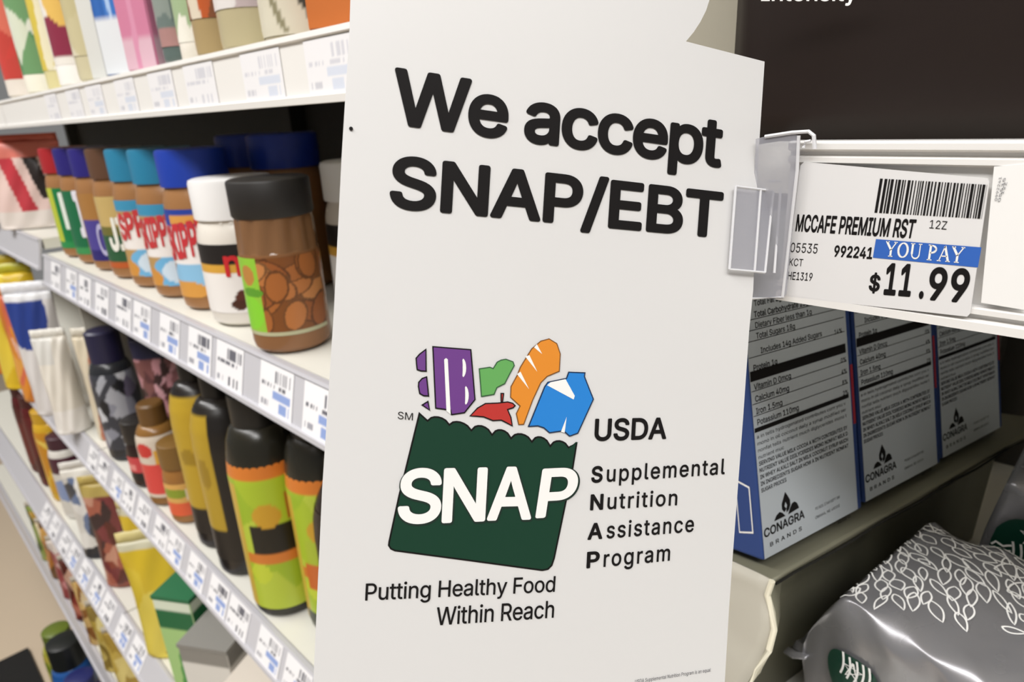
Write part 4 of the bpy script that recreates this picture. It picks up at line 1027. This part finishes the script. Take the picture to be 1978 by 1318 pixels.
# shelf of yellow bags
YG = 'bags and cartons on the shelf of yellow bags'
yb = lambda sd: art_layers(art_cells(['d9bf3a', 'd4b62e', 'e0cc58', 'd2b430'], 10, sd), ('slant', .42, .05, .25, '9a4a1c', .05, .42), ('slant', .60, .10, .3, 'd9a88a', .55, .8), ('oval', .7, .2, .14, .10, 'c79a24'), ('rect', 0, .94, 1, 1, 'cfcab0'))
pouch('yellow snack bag with a brown streak, left of the green and white carton', -1.045, .232, ZLL, .135, .235, .05, yb(60), 1.05, YG, sealc='d6c88a', seed=4)
pouch('second yellow snack bag behind the one with the brown streak', -1.150, .250, ZLL, .11, .24, .05, yb(63), 1.0, YG, sealc='d6c88a', seed=5)
carton('green and white carton at the bottom, right of the yellow bags', -.912, .190, ZLL, .062, .09, .19, 'b9d6a0', art_layers('a9cf86', ('rect', 0, .74, 1, .92, '1f6a40'), ('rect', 0, .92, 1, 1, 'dfe8d4'), ('slant', .45, .10, .3, '4f9a4c', 0, .5), ('oval', .6, .5, .2, .12, 'd6e6b8')), None, .55, YG, flap='2a6e48')
carton('white and grey carton at the bottom edge beside the green and white one', -.812, .190, ZLL, .075, .10, .165, 'cfccc4', art_layers('e0ded8', ('rect', 0, .86, 1, 1, '8b8984'), ('rect', .2, .3, .8, .5, 'c9c4b8')), None, .55, YG, flap='8b8984')
carton('pale cream carton at the bottom edge nearest the sign', -.712, .205, ZLL, .08, .10, .155, 'd9d0c4', art_flat('ddd3c6'), None, .5, YG)
pouch('tall pouch printed with red brown sweets, left of the yellow bags', -1.30, .240, ZLL, .13, .235, .05, art_layers(art_cells(['8a4434', '5e2c24', 'a8604c', 'c4907a', '3c2a2a', '7a3a3a'], 70, 66), ('oval', .5, .5, .16, .06, '3a4a8a'), ('rect', 0, .9, 1, 1, 'b9a45c')), 1.1, YG, sealc='b9a45c', seed=6)
pouch('white and black pouch with small green and blue marks, behind the red brown sweets', -1.44, .232, ZLL, .12, .215, .05, art_layers(art_cells(['dcd9d2', 'e6e4de', '4a4a4e', '6a7a9a', 'cfccc6', 'e9e7e2', '2f2f33', '4f8a5c'], 60, 70), ('rect', 0, .92, 1, 1, 'e6e2d8')), 1.1, YG, seed=7)
bottle('maroon topped small bottle on the shelf of yellow bags', -1.665, .225, ZLL, .036, .20, 'dcd8d0', art_layers('d9d5cc', ('rect', 0, .72, 1, 1, '4a2030'), ('oval', .5, .4, .3, .2, '8a9ac0')), '43202c', .8, group=YG)
bottle('yellow bottle beside the dark red ones far down the shelf', -1.775, .225, ZLL, .036, .23, 'd6a92a', art_cells(['dcb436', 'd09a24', 'e6c85a', 'c98a1e'], 20, 73), 'c99c22', .8, group=YG)
bottle('dark red bottle far down the shelf of yellow bags', -1.880, .225, ZLL, .038, .24, '5a1a1a', art_cells(['5e1c1c', '481414', '6e2420'], 12, 75), '421212', .8, group=YG)
bottle('second dark red bottle, farthest down the shelf of yellow bags', -1.985, .225, ZLL, .038, .24, '541818', art_cells(['4e1616', '3e1010', '66201c'], 12, 77), '3c1010', .8, group=YG)
# next shelf down: small sweet pouches
FG = 'small pouches on the shelf above the bottom one'
fcols = [(['c9a24a', '8a9a4a', 'e0d29a', '4a5a3a'], 'olive and yellow'), (['b97a3a', 'd9a85a', '6a4a2a', 'e6d6b0'], 'orange brown'), (['c98a8a', 'e0bcb4', '9a4a4a', 'ded2c8'], 'pink and white'),
         (['8a3a30', '5a241e', 'b9705a', 'c9a08a'], 'dark red'), (['b98a4a', 'd2b070', '8a5a2c', 'd9c49a'], 'tan'), (['b9a04a', 'c9b464', '8a7434', 'd6c888'], 'mustard'), (['c2a850', 'a88c3c', 'd8c67c'], 'dull gold')]
for i, (cc, nm) in enumerate(fcols):
    x = -1.97 + i * .112
    pouch(f'{nm} pouch on the shelf above the bottom bottles', x, .19, ZF, .098, .175, .04, art_cells(cc, 40, 80 + i), 1.0, FG, sealc='b9b0a0', seed=20 + i)
# bottles standing on the floor before the base
bottle('bottle with black cap and blue label on the floor by the shelves', -1.82, .122, .001, .046, .27, '2a5fa8', art_layers('2f6ab8', ('rect', 0, 0, 1, .36, '4a3a9a'), ('rect', 0, .36, .3, .8, '7aa8d2')), '1d201f', .8, .07, group='bottles on the floor by the shelves')
bottle('yellow green bottle left of the blue labelled one on the floor', -1.93, .122, .001, .044, .24, 'b4b43a', art_cells(['b9bc3c', 'd0cc5a', '8a9a2c', 'c8b84a'], 20, 91), '6a7a2a', .7, .04, group='bottles on the floor by the shelves')
bottle('purple labelled bottle at the bottom edge right of the black cap', -1.72, .122, .001, .044, .22, '44309a', art_layers('4a35a4', ('rect', 0, .6, 1, .8, '2f5fae'), ('rect', .2, .1, .6, .3, 'c9c48a')), '2a2f6a', .7, .04, group='bottles on the floor by the shelves')
# far bay: snack bags
BG = 'snack bags in the far bay'
rw = art_layers('e4c8c0', ('slant', .40, .10, -.3, 'c03a44', .1, .95), ('slant', .72, .09, -.3, '2a2220', .35, .9), ('rect', 0, .82, 1, 1, 'd8786a'), ('rect', 0, 0, 1, .2, 'e2d8d0'))
for i, x in enumerate([-1.375, -1.51, -1.66]):
    pouch(f'white and red pouch with black strokes, {["nearest", "middle", "farthest"][i]} of three left of the peanut butter jars', x, .245, ZM + .022, .115, .150, .05, rw, 1.1, 'red and white pouches', sealc='c8624e', seed=30 + i)
FL_ = ZL
pouch('small cream white bag with crumpled bottom under the end of the peanut butter shelf', -1.345, .205, FL_, .055, .19, .05, art_layers('e6e0d4', ('rect', 0, .0, 1, .25, 'ece8e2'), ('rect', 0, .75, .6, 1, 'd8d6d0')), 1.0, BG, sealc='dedad0', seed=41)
pouch('white bag with navy corner, left of the cream bag in the far bay', -1.465, .210, FL_, .08, .255, .05, art_layers('dcd8d6', ('oval', .35, .82, .5, .26, '2a3f8a'), ('rect', 0, .94, 1, 1, 'e6e6e8')), 1.0, BG, sealc='e6e6ea', seed=42)
pouch('orange and pink bag between the yellow bags and the white ones', -1.565, .210, FL_, .085, .235, .05, art_cells(['d98a2e', 'e0a04a', 'd06a4a', 'e6b4a0', 'c9782a'], 24, 95), 1.0, BG, sealc='d98a2e', seed=43)
pouch('large yellow bag, right one of two at the left picture edge', -1.68, .210, FL_, .11, .262, .06, art_cells(['e0c02a', 'd8b422', 'e6cc44', 'dcb824'], 12, 97), 1.0, BG, sealc='b8b42e', seed=44)
pouch('large yellow bag with orange foot at the left picture edge', -1.82, .210, FL_, .11, .262, .06, art_layers(art_cells(['dcb824', 'e0c23a', 'd2a81e'], 10, 99), ('rect', 0, 0, 1, .3, 'c8702a')), 1.0, BG, sealc='c9b42e', seed=45)
# black mat on the floor
b = MB(); b.box((-2.25, -1.2, .0005), (-1.2, .066, .012)); o = b.build('floor_mat', mat('black_rubber_mat', '121110', .8, bump=.3, bscale=200)); tag(o, 'black rubber floor mat in front of the shelves, bottom left corner', 'mat')
